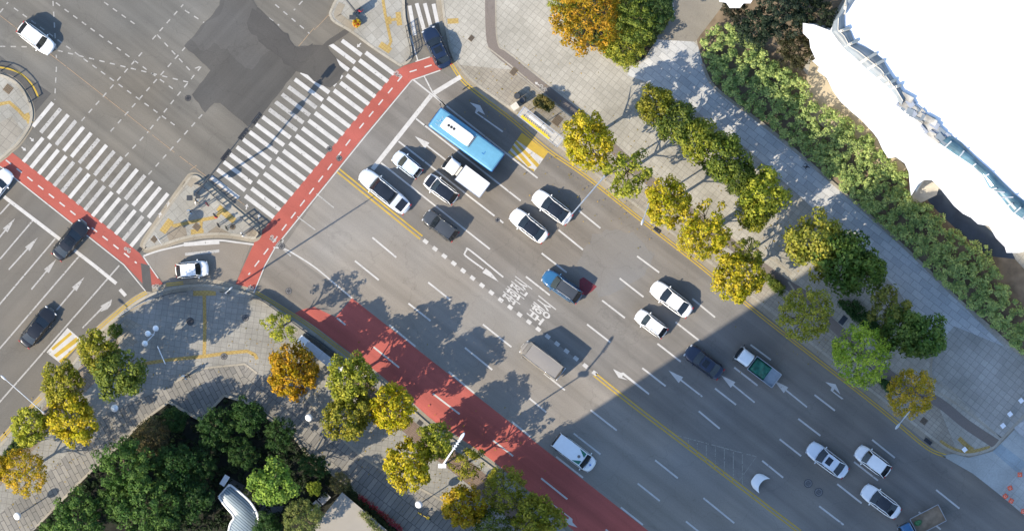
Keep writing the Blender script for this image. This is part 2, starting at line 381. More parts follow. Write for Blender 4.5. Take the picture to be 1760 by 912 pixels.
sheet('grey_plaza', [(1606,598),(1601,640),(1625,660),(1720,752),(1760,722),(1860,650),(1640,560)], paving('paving_grey', alb(205,203,196), alb(192,190,184), alb(165,163,158), .7, .7), Z3)
sheet('planting_bed', [(958,-40),(965,20),(975,50),(1000,78),(1030,82),(1046,100),(1070,115),(1090,112),(1110,98),(1122,78),(1158,24),(1148,-40)], M_SOIL, Z3)
sheet('shrub_bed', [(1195,60),(1208,110),(1222,142),(1250,168),(1330,228),(1440,322),(1560,430),(1640,508),(1700,560),(1735,592),(1790,640),(1850,560),(1740,440),(1690,395),(1600,330),(1560,280),(1440,190),(1380,120),(1420,50),(1470,-40),(1290,-40),(1240,10)], plain('shrub_soil', (0.16,0.125,0.085), .95, var=.4, scale=.6), Z3+.002)
sheet('tan_courtyard', [(1395,100),(1440,165),(1500,225),(1560,290),(1545,300),(1470,262),(1420,222),(1380,190),(1385,140)], M_TANSOIL, Z3+0.004)
sheet('courtyard_shade', [(1598,318),(1625,330),(1690,385),(1735,425),(1745,445),(1700,440),(1660,408),(1620,372),(1595,345)], M_NAVY, Z3+0.008)  # navy colour paints in the shade between hedge and white slab
sheet('pale_courtyard', [(1563,318),(1590,308),(1615,318),(1610,335),(1580,350),(1562,345)], M_CREAM, Z3+0.012)
sheet('concrete_apron', [(1618,782),(1640,779),(1665,786),(1706,775),(1724,758),(1766,714),(1900,640),(1900,1000),(1765,888),(1718,849),(1672,813)], M_APRON, 0.016)
sheet('apron_blue_band', [(1706,775),(1720,762),(1770,800),(1770,830)], paving('apron_band', alb(180,196,204), alb(174,190,198), alb(165,178,186), 2, 2), 0.021)
sheet('pale_tile_corner', [(1718,849),(1727,838),(1760,802),(1850,870),(1800,915),(1762,886)], paving('white_tile', alb(226,228,224), alb(214,216,214), alb(196,198,196), .8, .8), 0.026)
# corner plaza surfaces
sheet('flagstone_walk', [(440,640),(421,626),(385,628),(350,632),(300,657),(262,676),(225,690),(180,712),(130,765),(60,832),(0,882),(-80,960),(-40,1010),(0,960),(62,905),(86,880),(150,815),(205,765),(240,728),(290,690),(345,722),(385,679),(425,692),(440,703)], M_FLAG2, Z1)
sheet('flagstone_path', [(421,626),(440,640),(480,662),(527,684),(580,746),(640,796),(722,839),(767,864),(850,916),(1000,1030),(860,1030),(695,912),(615,846),(575,816),(525,774),(500,744),(440,703),(425,690),(420,660)], M_FLAG, Z2)
mb = MB(); band(mb, W(curve([(527,684),(580,746),(640,796),(722,839),(767,864),(850,916)], 5)), -0.12, 0.12, Z2, Z2+0.03)
band(mb, W([(300,656),(352,632),(421,625),(442,641)]), -0.1, 0.1, Z2, Z2+0.03)
band(mb, W(curve([(290,690),(240,728),(205,765),(150,815),(86,880),(62,905)], 5)), -0.12, 0.12, Z2, Z2+0.12)
band(mb, W([(290,690),(345,722),(385,679),(427,692),(440,704)]), -0.16, 0.16, Z2, Z2+0.25)
band(mb, W(curve([(440,704),(500,746),(525,776),(575,818),(615,848),(695,914)], 5)), -0.12, 0.12, Z2, Z2+0.14)
struct(mb.build('path_edging', M_KERB))
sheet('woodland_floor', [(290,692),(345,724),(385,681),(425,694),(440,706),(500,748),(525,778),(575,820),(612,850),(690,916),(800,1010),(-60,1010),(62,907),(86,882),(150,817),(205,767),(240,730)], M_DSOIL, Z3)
sheet('brown_verge', [(590,625),(640,662),(690,705),(740,748),(800,785),(870,845),(960,922),(985,950),(945,950),(850,870),(790,820),(725,770),(670,720),(610,668)], paving('verge_brick', alb(160,138,122), alb(150,128,112), alb(130,112,100), .4, .2), Z1)
sheet('left_verge', [(18,762),(70,705),(120,650),(160,605),(200,570),(215,590),(180,640),(120,700),(60,770),(0,835),(-40,850)], paving('left_verge_brick', alb(176,160,142), alb(166,150,132), alb(140,128,114), .5, .25), Z1)
sheet('beige_ramp', [(200,560),(218,545),(245,560),(222,566),(238,588),(205,602)], M_WALK, Z3)
strip('tactile_path', [(351,507),(352,560),(351,612)], 6, M_TACT, Z2, 2)
strip('tactile_path', [(240,626),(290,618),(350,612),(425,603),(442,617)], 6, M_TACT, Z3, 2)
strip('tactile_path', [(332,504),(371,503)], 9, M_TACT, Z3, 1)
ISZ = KZ+0.006
strip('tactile_path', [(279,399),(294,378)], 12, M_TACT, ISZ, 1)
strip('tactile_path', [(291,383),(299,388),(346,378),(372,373),(378,365)], 6, M_TACT, ISZ+.004, 1)
strip('tactile_path', [(375,356),(403,380)], 11, M_TACT, ISZ, 1)
strip('tactile_path', [(328,399),(350,398)], 10, M_TACT, ISZ, 1)
strip('tactile_path', [(346,379),(345,396)], 5, M_TACT, ISZ+.008, 1)
strip('tactile_path', [(655,-20),(662,25),(672,72),(668,80)], 5, M_TACT, ISZ+.004, 1)
strip('tactile_path', [(653,76),(671,88)], 11, M_TACT, ISZ, 1)
strip('tactile_path', [(684,21),(687,44)], 9, M_TACT, ISZ, 1)
strip('tactile_path', [(664,36),(684,33)], 5, M_TACT, ISZ+.008, 1)
strip('tactile_path', [(668,29),(670,42)], 7, M_TACT, ISZ, 1)
strip('tactile_path', [(769,37),(788,36)], 9, M_TACT, ISZ, 1)
strip('tactile_path', [(-10,185),(16,176),(45,205)], 6, M_TACT, ISZ, 2)
strip('tactile_path', [(45,195),(52,212)], 9, M_TACT, ISZ+.004, 1)
strip('tactile_path', [(1615,758),(1638,772),(1665,777),(1702,769)], 8, M_TACT, Z3, 4)
strip('tactile_path', [(1648,752),(1660,764),(1672,773)], 8, M_TACT, Z3+.004, 3)
sheet('paving_patch', [(285,398),(300,384),(318,388),(322,404),(292,418)], paving('brownish', alb(172,160,142), alb(162,150,132), alb(140,130,116), .9, .9), KZ+.003)
sheet('paving_patch', [(356,400),(372,388),(402,404),(380,405)], MATS['brownish'], KZ+.003)
sheet('paving_patch', [(420,400),(432,392),(442,398),(440,406),(430,409)], MATS['brownish'], KZ+.003)
sheet('paving_patch', [(-10,215),(20,200),(40,225),(12,258),(-10,270)], paving('isl_w_grey', alb(186,180,168), alb(176,170,158), alb(150,145,136), .9, .9), KZ+.003)
# yellowish kerb ramp at island tips
def kerbramp(pts, wpx): strip('dropped_kerb', pts, wpx, M_GUTTER, KZ+.016, 5)
kerbramp([(325,320),(331,311),(338,310),(348,319)], 9); kerbramp([(588,6),(580,24),(586,32),(610,50)], 12)
kerbramp([(280,503),(320,495),(360,494),(395,501)], 10); kerbramp([(165,585),(215,537),(250,517)], 9)

# ---------------------------------------------------------------- painted markings
PZ = 0.014
def lines(name, items, wpx, mat, z=PZ):
    mb = MB()
    z += {'stop_line': .003, 'lane_line': .0015}.get(name, 0)
    for it in items: line(mb, it[0:2], it[2:4], wpx, z)
    return struct(mb.build(name, mat))
d8 = (0.8, 0.6)
M_ = MB(); Mw = MB()
for k in range(20):
    ex, ey = 677.5-10.9*k, 127.5+12.95*k
    line(M_, (ex-49, ey-37), (ex, ey), 7.2, PZ)
for j in range(20):
    ex, ey = 621.3-11.1*j, 95+12.9*j
    ln = 42 if j == 0 else 60
    line(Mw if j in (8, 9, 10, 7) else M_, (ex-ln*.8, ey-ln*.6), (ex, ey), 7.0, PZ)
for k in range(15):
    sx, sy = 40+13.2*k, 278+10.36*k
    line(Mw if k in (4, 5, 7, 8, 11, 13) else M_, (sx, sy), (sx+34, sy-41), 6.6, PZ)
for k in range(-1, 15):
    sx, sy = 70+13.2*k, 228+10.4*k
    line(Mw if k in (0, 2, 5, 8, 9, 11, 7) else M_, (sx, sy), (sx+34, sy-41), 6.6, PZ)
for a in ((704,10,713,61),(716,6,729,52),(730,6,741,48),(745,7,752,40)): line(M_, a[:2], a[2:], 6.5, PZ)
struct(M_.build('crosswalk', M_WHITE)); struct(Mw.build('crosswalk', M_WORN))
lines('stop_line', [(741,164,640,291),(746,160,792,132)], 7.5, M_WHITE)
lines('stop_line', [(7,338,103,411),(128,430,163,457),(163,457,200,487),(206,497,216,508)], 6, M_WHITE)
lines('stop_line', [(316,420,377,416)], 6.5, M_WHITE); lines('stop_line', [(318,437,377,431)], 5, M_WORN)
lines('lane_line', [(655,280,842,428),(685,243,850,371),(858,377,865,383),(715,204,895,345),(710,137,924,306)], 2.8, M_WHITE)
lines('lane_line', [(705,61,718,104),(729,131,744,160),(744,160,767,183)], 2.2, M_WHITE)
DASH = [(995,362,1032,392),(960,395,1002,429),(931,435,974,468),(1095,440,1133,468),(1065,478,1106,510),(1035,516,1074,546),(1009,557,1049,588),(904,475,945,507),
 (1190,513,1229,545),(1161,553,1202,585),(1130,590,1170,621),(1104,632,1144,663),(1290,592,1325,618),(1262,631,1302,662),(1229,667,1265,695),
 (736,485,774,515),(640,408,681,442),(610,448,651,481),(702,521,740,551),(830,557,879,596),(799,597,846,635),(935,641,971,670),
 (669,558,714,595),(771,638,815,675),(579,546,594,558),(642,596,686,631),(744,676,790,711),(847,756,882,783),(930,821,975,857),(910,684,939,708),(880,724,912,750),
 (956,784,1002,820),(1067,871,1105,901),(1015,704,1060,739),(986,744,1032,780),(1126,790,1165,821),(1096,830,1134,860),(1209,855,1262,898),(1179,895,1205,916),
 (1201,706,1237,736),(1310,791,1346,820),(1041,909,1060,925),(1400,678,1435,705),(1372,719,1410,748),(1340,754,1377,783),(1439,831,1481,864),(1408,869,1450,901),(1468,793,1509,825),
 (1499,755,1538,786),(1609,841,1649,873),(1579,879,1617,909)]
lines('lane_dashes', DASH, 2.9, M_WHITE)
lines('lane_dashes', [(544,333,574,357),(511,372,542,395)], 2.0, M_FAINT)
lines('lane_line', [(0,522,95,410),(0,598,136,440),(5,684,205,456),(0,445,57,378),(0,368,18,348),(-30,725,5,684),(-30,632,0,598),(-30,557,0,522)], 2.6, M_WORN)
lines('cycle_edge_line', [(739,98,714,106),(757,121,708,138),(708,138,632,229),(632,229,473,425),(473,425,455,457),(455,457,436,503),(0,286,126,386),(126,386,213,455),(213,455,250,500),(258,458,272,478)], 1.8, M_WHITE, 0.016)
mb = MB(); band(mb, W(curve([(246,440),(272,431),(315,421),(345,415),(377,413),(405,416),(436,420)], 5)), -0.09, 0.09, PZ)
band(mb, W(curve([(470,425),(490,428),(520,445),(545,462),(575,487),(605,512)], 5)), -0.08, 0.08, PZ)
line(mb, (246,440), (258,458), 2, PZ)
struct(mb.build('turning_lane_line', M_WHITE))
mb = MB(); band(mb, W(curve([(473,424),(480,415),(487,412),(484,424),(500,440)], 4)), -0.07, .07, PZ+.002); struct(mb.build('turning_lane_line', M_FAINT))
# dashed guide lines of the cycle crossings
def dashes(mb, a, b, on, off, w_, z):
    A, B = Vector(a), Vector(b); Ln = (B-A).length; d = (B-A)/Ln; s = 0
    while s < Ln: e = min(s+on, Ln); line(mb, A+d*s, A+d*e, w_, z); s += on+off
mb = MB()
dashes(mb, (691,131), (611,229), 12, 14, 2.2, 0.0165); dashes(mb, (602,240), (427,472), 13, 13, 2.2, 0.0165); dashes(mb, (742,112), (704,124), 13, 14, 2.2, 0.0165)
dashes(mb, (10,275), (235,452), 11.5, 12, 2.4, 0.0165)
struct(mb.build('cycle_dashes', M_WHITE))
mb = MB()
for a, b in (((24,14),(300,215)),((96,5),(300,155)),((179,4),(232,42)),((99,87),(330,143)),((0,80),(60,81)),((91,2),(97,100)),((97,115),(94,172)),((140,208),(250,84)),((262,68),(315,8)),
             ((190,226),(318,82)),((258,222),(348,112)),((255,300),(352,192)),((215,269),(255,226)),((473,8),(532,58)),((520,2),(505,18)),((0,22),(14,4)),((270,60),(330,125)),((335,118),(380,100)),((432,10),(480,44)),((318,18),(352,40))):
    dashes(mb, a, b, 9, 9.5, 2.2, PZ)
struct(mb.build('guide_dashes', M_FAINT))
mb = MB()
for a in ((0,27,95,100),(95,100,200,182),(200,182,258,228),(262,232,300,262),(308,268,420,352),(590,0,540,52)): line(mb, a[:2], a[2:], 0.9, PZ-.002)
struct(mb.build('joint_line', paint('joint_tan', alb(206,176,140), .42)))
mb = MB()
for a in ((327,292,338,284),(262,405,318,312),(540,48,503,92)): line(mb, a[:2], a[2:], 0.9, PZ-.002)
struct(mb.build('joint_line', MATS['joint_tan']))
# double yellow lines
def double_yellow(pts, gap=4.2, w_=1.9, z=PZ, n=4):
    mb = MB(); q = W(curve(pts, n))
    for s in (-gap/2, gap/2): band(mb, q, (s-w_/2)/PX, (s+w_/2)/PX, z)
    return struct(mb.build('yellow_line', M_YELL))
double_yellow([(580,292),(724,408)], 6.5, 2.6); double_yellow([(1022,643),(1090,697),(1180,765),(1375,913)], 5.5, 2.3)
double_yellow([(771,103),(794,137),(826,165),(880,206),(942,258),(1007,303),(1102,378),(1200,454),(1320,552),(1490,684),(1545,729),(1595,770),(1626,783)], 4.2, 2.0, PZ+.002)
double_yellow([(440,502),(490,532),(535,562),(590,604),(640,640)], 4, 1.8, PZ+.002)
double_yellow([(165,568),(220,522),(252,502)], 4, 1.8, PZ+.002); double_yellow([(285,489),(315,486)], 3.5, 1.8, PZ+.002); double_yellow([(0,756),(15,740),(40,712),(70,683)], 4, 1.8, PZ+.002)
strip('yellow_line', [(-20,114),(0,116),(20,120),(37,128),(55,146),(66,167)], 3, M_YELL, PZ, 5)
mb = MB()
for i in range(6): line(mb, (1183+i*15.2, 764+i*11.6), (1183+i*15.2, 770+i*11.6), 1.6, PZ+.002)
struct(mb.build('yellow_line', M_YELL))
mb = MB()
for i in range(19):
    x, y = 728+16.15*i, 412+12.55*i
    line(mb, (x, y), (x+7, y+5.5), 6.4, PZ)
struct(mb.build('centre_dashes', M_WHITE))
mb = MB()
line(mb, (1165,748), (1300,784), 1.6, PZ)
for i in range(7): line(mb, (1183+i*15.5, 754+i*4.3), (1183+i*15.5, 766+i*11), 1.5, PZ)
line(mb, (1300,784), (1270,826), 1.0, PZ)
struct(mb.build('faded_hatching', paint('paint_ghost', alb(186,182,168), .44, 4.0)))
# bus-stop boxes
mb = MB(); mb.poly(W([(873,263),(897,228),(942,262),(918,295)]), PZ-.001); struct(mb.build('bus_stop_box', M_WHITE))
mb = MB()
for q in ([(888,241),(897,228),(942,262),(934,273)], [(884,246),(887,242),(927,283),(923,288)], [(879,254),(882,249),(914,284),(908,287)], [(873,262),(876,258),(907,288),(918,291),(918,295)]):
    mb.poly(W(q), PZ+.002)
struct(mb.build('bus_stop_stripes', M_YELL))
mb = MB(); mb.poly(W([(116,563),(140,584),(104,624),(80,605)]), PZ-.001); struct(mb.build('bus_stop_box', M_WHITE))
mb = MB()
for q in ([(88,598),(91,602),(124,574),(121,570)], [(92,610),(97,614),(136,585),(131,579)], [(101,620),(105,624),(138,590),(138,588)]): mb.poly(W(q), PZ+.002)
struct(mb.build('bus_stop_stripes', M_YELL))
# arrows
mb = MB()
def poly4(ox, oy, s, pts, z=PZ): mb.poly(W([(ox+x/s, oy+y/s) for x, y in pts]), z)
def arrow(tip, tail, hl=27, hw=6.2, sw=2.6):
    T, S = Vector(tip), Vector(tail); d = (S-T).normalized(); n_ = Vector((-d.y, d.x)); B = T+d*hl
    mb.poly(W([T, B+d*3+n_*hw*.55, B-d*1+n_*hw, B+n_*sw/2, S+n_*sw/2, S-n_*sw/2, B-n_*sw/2, B-d*1-n_*hw, B+d*3-n_*hw*.55][:1]+[B+n_*hw, B+n_*sw/2, S+n_*sw/2, S-n_*sw/2, B-n_*sw/2, B-n_*hw]), PZ)
arrow((1149,636), (1207,681)); arrow((1239,644), (1297,691)); arrow((1330,653), (1387,699))
arrow((713,234), (766,275))
poly4(880,456,4, [(695,710),(750,737),(765,733),(945,878),(940,888),(762,752),(757,765),(797,787),(733,770)])
poly4(1320,456,4, [(395,800),(465,815),(497,885),(457,847),(447,862),(520,915),(506,918),(430,857),(438,836)])
poly4(440,0,4, [(1470,705),(1540,725),(1575,790),(1530,765),(1518,775),(1700,902),(1693,910),(1505,775),(1515,745)])
ma = mb; mb = MB(); arrow((26,375), (-5,413), hw=5.2); arrow((65,408), (15,463), hw=5.2); arrow((97,445), (54,497), hw=5.2); arrow((145,476), (97,533), hw=5.2)
poly4(0,456,4, [(770,232),(762,272),(738,300),(690,318),(712,290),(570,432),(564,426),(700,285),(690,278),(720,262)])
struct(mb.build('road_arrows', M_WORN)); mb = ma
poly4(880,684,4, [(265,713),(270,722),(392,818),(386,832),(355,812),(385,865),(450,887),(415,850),(416,828),(400,815)])
# U-turn arrow
uq = W(curve([(865,476),(808,430),(802,430),(799,435),(801,440),(831,462)], 5)); band(mb, uq, -0.085, 0.085, PZ)
mb.poly(W([(829,468),(835,461),(844,468),(857,484)]), PZ+.002)
for a, b in (((57,237),(51,229)),((44,256),(37,248)),((375,352),(375,359))): pass
def smallarrow(c, d):
    C_, D_ = Vector(c), Vector(d).normalized(); n_ = Vector((-D_.y, D_.x))
    mb.poly(W([C_+D_*5, C_+n_*3.4, C_+n_*1, C_-D_*5+n_*1, C_-D_*5-n_*1, C_-n_*1, C_-n_*3.4]), PZ)
for c, d in (((55,240),(.75,.66)),((41,256),(.75,.66)),((289,351),(.3,-1)),((275,369),(.3,-1)),((424,355),(.2,-1)),((445,372),(.2,-1)),((617,78),(-.7,.75))): smallarrow(c, d)
struct(mb.build('road_arrows', M_WHITE))
mb = MB()
C_ = Vector((923,144)); D_ = Vector((-.8,-.6)); n_ = Vector((.6,-.8))
mb.poly(W([C_+D_*5, C_+n_*3, C_+n_*.8, C_-D_*5+n_*.8, C_-D_*5-n_*.8, C_-n_*.8, C_-n_*3]), Z3+.002); struct(mb.build('track_arrow', M_WHITE))
# cycle symbols
def cycle_symbol(mb, c, ang, s, z):
    def ring(cx, cy, r):
        pts = [(cx+r*math.cos(t*math.pi/6), cy+r*math.sin(t*math.pi/6)) for t in range(13)]
        return pts
    ca, sa = math.cos(ang), math.sin(ang); C0 = P(*c)
    def tr(pts): return [(C0.x+(x*ca-y*sa)*s, C0.y+(x*sa+y*ca)*s) for x, y in pts]
    for cx in (-.45, .45): band(mb, tr(ring(cx, -.25, .27)), -0.05, 0.05, z)
    for q in ([(-.45,-.25),(-.1,.2),(.35,.2),(.45,-.25)], [(-.1,.2),(0,-.25),(.35,.2)], [(.35,.2),(.3,.38),(.45,.4)], [(-.2,.28),(.0,.28)]): band(mb, tr(q), -0.05, 0.05, z)
mb = MB()
for c, a in (((468,411),2.2),((429,494),0.3),((683,129),2.3),((220,428),-.7),((268,491),-.3)): cycle_symbol(mb, c, a, 0.52, 0.0185)
cycle_symbol(mb, (932,153), 2.4, .6, Z3+.002)
struct(mb.build('cycle_symbols', M_FAINT))
# road lettering in Hangul
def road_text(body, tl, tr_, bl, mat):
    cu = bpy.data.curves.new('lettering', 'FONT'); cu.body = body; cu.offset = 0.018
    ob = bpy.data.objects.new('lettering', cu); COL.objects.link(ob)
    dg = bpy.context.evaluated_depsgraph_get(); me = bpy.data.meshes.new_from_object(ob.evaluated_get(dg))
    bpy.data.objects.remove(ob); bpy.data.curves.remove(cu)
    xs = [v.co.x for v in me.vertices]; ys = [v.co.y for v in me.vertices]
    x0, x1, y0, y1 = min(xs), max(xs), min(ys), max(ys)
    A, B, C_ = P(*bl), P(*tl), P(*tr_)
    for v in me.vertices:
        u = (v.co.x-x0)/(x1-x0); t = (v.co.y-y0)/(y1-y0)
        q = A+(C_-B)*u+(B-A)*t; v.co = (q.x, q.y, PZ)
    me.materials.clear(); me.materials.append(mat)
    o = bpy.data.objects.new('road_lettering', me); COL.objects.link(o); return struct(o)
road_text('좌회전시', (860,507), (886,474), (889,529), M_WHITE)
road_text('보행시', (902,538), (926,507), (932,562), M_WHITE)
# ================================================================ VEHICLES
def outline(Lh, Wh, n=32, ex=4.6, ey=3.6):
    pts = []
    for i in range(n):
        t = 2*math.pi*i/n; c, s_ = math.cos(t), math.sin(t)
        pts.append((Lh*math.copysign(abs(c)**(2/ex), c), Wh*math.copysign(abs(s_)**(2/ey), s_)))
    return pts
def shell(rings, close_top=True):
    mb = MB(); n = len(rings[0])
    v = [p for r in rings for p in r]; f = []
    for j in range(len(rings)-1):
        for i in range(n): f.append((j*n+i, j*n+(i+1) % n, (j+1)*n+(i+1) % n, (j+1)*n+i))
    if close_top: f.append(tuple(range((len(rings)-1)*n, len(rings)*n)))
    f.append(tuple(range(n-1, -1, -1)))
    return mb.add(v, f)
def panel(p00, p10, p01, p11, nu, nv, bow=(0, 0, 0), crown=0.0):
    """Curved rectangular panel; bow pushes its middle along a vector, crown lifts it."""
    v = []; f = []
    bow = Vector(bow)
    for j in range(nv+1):
        for i in range(nu+1):
            u, t = i/nu, j/nv
            q = Vector(p00)*(1-u)*(1-t)+Vector(p10)*u*(1-t)+Vector(p01)*(1-u)*t+Vector(p11)*u*t
            k = (1-(2*u-1)**2); kk = k*(1-(2*t-1)**2)
            v.append(q+bow*k+Vector((0, 0, crown*(0.5*k+0.5*kk))))
    for j in range(nv):
        for i in range(nu): a = j*(nu+1)+i; f.append((a, a+1, a+nu+2, a+nu+1))
    return MB().add(v, f)
KIND = {   # windshield base, roof front, roof rear, rear glass base (fractions of length, front positive), height, belt
 'sedan': (.215, .055, -.235, -.375, 1.46, .92),
 'hatch': (.245, .09, -.34, -.455, 1.52, .95),
 'suv':   (.225, .085, -.36, -.455, 1.68, 1.02),
 'van':   (.335, .235, -.445, -.485, 1.92, 1.05),
}
def wheels(root, Lh, Wh, fr=.58, rr=-.58, r=.33):
    for x in (fr*Lh, rr*Lh):
        for s_ in (-1, 1):
            y = s_*(Wh-.115)
            wb = MB().tube((x, y-s_*.11, r), (x, y+s_*.125, r), r, n=18).build('wheel', M_TYRE, root)
            MB().tube((x, y+s_*.10, r), (x, y+s_*.135, r), r*.62, n=12).build('rim', M_RIM, wb)
def car(px, py, dx, dy, Ln, Wd, kind, paint_m, label, cat, roof=None, hood=None, sunroof=False, rails=False, name=None, fr=None, side=None, front=None):
    root = empty(name or {'sedan': 'sedan_car', 'hatch': 'hatchback_car', 'suv': 'sport_utility_car', 'van': 'van'}[kind], P(px, py, 0.02), math.atan2(-dy, dx))
    tag(root, label, cat)
    a, b, c, d, H, zb = fr or KIND[kind]
    Lh, Wh = Ln/2, Wd/2; roof = roof or paint_m
    def zfun(x):
        t = max(0, (x/Ln-a)/(0.5-a)); tr = max(0, (d-x/Ln)/(0.5+d)) if d > -0.49 else 0
        return -0.17*t*t-0.06*t-0.08*tr*tr
    rings = []
    for z, k in ((.20, .95), (.34, .985), (.58, 1.0), (.74, .995), (.84, .965), (zb-.03, .90), (zb, .83)):
        o = outline(Lh*(1-(1-k)*.55), Wh*k)
        rings.append([(x, y, z+(zfun(x) if z > .5 else 0)*(1 if z > .7 else .4)) for x, y in o])
    for k in (.7, .45, .2):
        o = outline(Lh*.94*k/.83, Wh*k); rings.append([(x, y, zb+.025*(1-k)+zfun(x)) for x, y in o])
    body = shell(rings).build('body', paint_m, root, True)
    # greenhouse
    wb_, wt = Wh*.87, Wh*.70
    if kind in ('suv',): wt = Wh*.74
    if kind == 'van': wt = Wh*.82; wb_ = Wh*.92
    xa, xb, xc, xd = a*Ln, b*Ln, c*Ln, d*Ln; zr = H-.06; z0 = zb-.02
    bow = .10 if kind != 'van' else .07
    panel((xa, -wb_*.93, z0), (xa, wb_*.93, z0), (xb, -wt*.97, zr), (xb, wt*.97, zr), 8, 4, (bow, 0, 0)).build('windshield', front or M_GLASS, root, True)
    panel((xd, wb_*.9, z0), (xd, -wb_*.9, z0), (xc, wt*.96, zr), (xc, -wt*.96, zr), 8, 4, (-bow*.8, 0, 0)).build('rear_window', M_GLASS, root, True)
    for s_ in (-1, 1):
        panel((xd+.05, s_*wb_, z0), (xa-.05, s_*wb_, z0), (xc+.02, s_*wt, zr), (xb, s_*wt, zr), 6, 2, (0, s_*.03, 0)).build('side_window', side or M_GLASS, root, True)
    # roof skin lies over the glass edges
    panel((xc-.03, -wt, zr), (xb+.02, -wt, zr), (xc-.03, wt, zr), (xb+.02, wt, zr), 8, 8, (0, 0, 0), .085).build('roof', roof, root, True)
    for s_ in (-1, 1):
        fm = MB()
        rail = [(xa+.02, s_*wb_*.965, z0+.01), (xb+.03, s_*wt*1.0, zr+.012), ((xb+xc)/2, s_*wt*1.03, zr+.03), (xc-.02, s_*wt*.99, zr+.012), (xd-.02, s_*wb_*.95, z0+.01)]
        for i in range(4): fm.tube(rail[i], rail[i+1], .045, n=6)
        if kind != 'van':
            xm = (xb+xc)/2+.05*Ln; fm.tube((xm, s_*wt*1.0, zr), (xm+.03, s_*wb_*1.0, z0), .04, n=6)
        else:
            for q in (.28, .62): xm = xb+(xc-xb)*q; fm.tube((xm, s_*wt*1.0, zr), (xm, s_*wb_*1.0, z0), .05, n=6)
        fm.build('roof_frame', paint_m, root, True)
    if sunroof: panel((xb-.85, -wt*.62, zr+.083), (xb-.2, -wt*.62, zr+.075), (xb-.85, wt*.62, zr+.083), (xb-.2, wt*.62, zr+.075), 4, 4, (0, 0, 0), .012).build('sunroof', M_GLASS, root, True)
    if hood:
        x1 = Lh*.9; hw = Wh*.74
        v = []; f = []
        for j in range(7):
            for i in range(7):
                x = xa+.12+(x1-xa-.12)*j/6; y = -hw*(1-.12*(j/6)**3)+2*hw*(1-.12*(j/6)**3)*i/6; v.append((x, y, zb+.035+zfun(x)))
        for j in range(6):
            for i in range(6): q = j*7+i; f.append((q, q+7, q+8, q+1))
        MB().add(v, f).build('hood', hood, root, True)
    else:   # shut line of the bonnet
        x1 = xa+.10; MB().box(x1, x1+.02, -Wh*.66, Wh*.66, zb-.02+zfun(x1), zb+.012+zfun(x1)).build('hood_gap', M_BLACK, root)
    if rails:
        for s_ in (-1, 1): MB().tube((xb-.1, s_*wt*.88, zr+.12), (xc+.2, s_*wt*.88, zr+.12), .022, n=6).build('roof_rail', M_GALV, root)
    for s_ in (-1, 1):
        MB().sphere((xa-.22, s_*(Wh+.07), zb+.08), .11, .7, 1.15, .75, 10, 6).build('mirror', paint_m, root, True)
        MB().sphere((Lh*.91, s_*Wh*.66, .68), .14, .7, 1.3, .45, 10, 6).build('headlight', M_HEAD, root, True)
        MB().sphere((-Lh*.955, s_*Wh*.68, .80), .12, .45, 1.4, .5, 10, 6).build('tail_light', M_TAIL, root, True)
    MB().box(-.2, .2, -.26, .26, .50, .62).build('number_plate', M_LAMPW, root).location = (Lh-.215+.02, 0, -.12)
    wheels(root, Lh, Wh)
    return root
WHT = carpaint('white', (.74, .74, .73)); SIL = carpaint('silver_white', (.60, .64, .68), .25, .2); LBL = carpaint('pale_blue', (.50, .58, .66), .3)
BLK = carpaint('black', (.012, .013, .015)); NAV = carpaint('navy', (.007, .015, .038)); BLU = carpaint('blue', (.02, .10, .22)); BRF = plain('car_roof_black', (.012, .014, .018), .12, coat=.6, var=.3, scale=.6)
CHA = carpaint('charcoal', (.045, .05, .055)); TAU = carpaint('grey_beige', (.205, .19, .17), .7)
UL = (-.80, -.60); 
car(62, 66, .80, .60, 4.45, 1.85, 'suv', WHT, 'white hatchback with white roof crossing the dashed guide lines of the junction', 'car', rails=True)
car(-6, 322, .62, -.78, 4.5, 1.85, 'sedan', WHT, 'white car nose cut by the left edge below the red crossing', 'car')
car(121, 413, .64, -.77, 4.95, 1.88, 'sedan', BLK, 'black sedan stopping with its nose on the red cycle crossing', 'car', sunroof=True)
car(65, 562, .62, -.78, 5.0, 1.88, 'sedan', BLK, 'black sedan driving beside the yellow and white striped box', 'car')
car(330, 463, 1.0, -.10, 3.6, 1.75, 'hatch', WHT, 'small white car in the curved turning lane', 'car')
car(751, 82, -.43, -.90, 4.75, 1.88, 'sedan', NAV, 'dark navy car leaving between two kerbs over the end of the red path', 'car', sunroof=True)
car(700, 283, -.78, -.62, 3.5, 1.65, 'hatch', LBL, 'small pale blue hatchback with white roof behind the stop line', 'car')
car(758, 325, *UL, 4.0, 1.78, 'hatch', WHT, 'white car with black roof and bonnet darkened as shade left of the box truck', 'car', roof=BRF, hood=BRF)  # black colour stands in for dark shade over the missing bonnet
car(909, 388, -.78, -.62, 4.65, 1.85, 'sedan', WHT, 'white sedan with black roof, lower of two side by side', 'car', roof=BRF)
car(949, 356, *UL, 4.8, 1.88, 'sedan', WHT, 'white sedan with black roof passing under a street lamp arm', 'car', roof=BRF)
car(966, 492, -.82, -.57, 4.75, 1.88, 'suv', BLU, 'blue sport utility car with charcoal roof beside the road lettering', 'car', roof=CHA, rails=True)
car(1154, 514, *UL, 5.1, 1.9, 'sedan', WHT, 'large white sedan with white roof in full sun', 'car')
car(1119, 556, *UL, 3.8, 1.65, 'hatch', WHT, 'little white hatchback left of a larger white sedan', 'car', rails=True)
car(1210, 622, *UL, 4.7, 1.85, 'sedan', NAV, 'navy blue sedan in the tower shade', 'car', sunroof=True)
car(1422, 790, *UL, 5.1, 1.9, 'sedan', SIL, 'silver white sedan with dark sunroof', 'car', sunroof=True)
car(1500, 792, *UL, 4.3, 1.82, 'hatch', WHT, 'white hatchback nearest the right kerb, white roof', 'car')
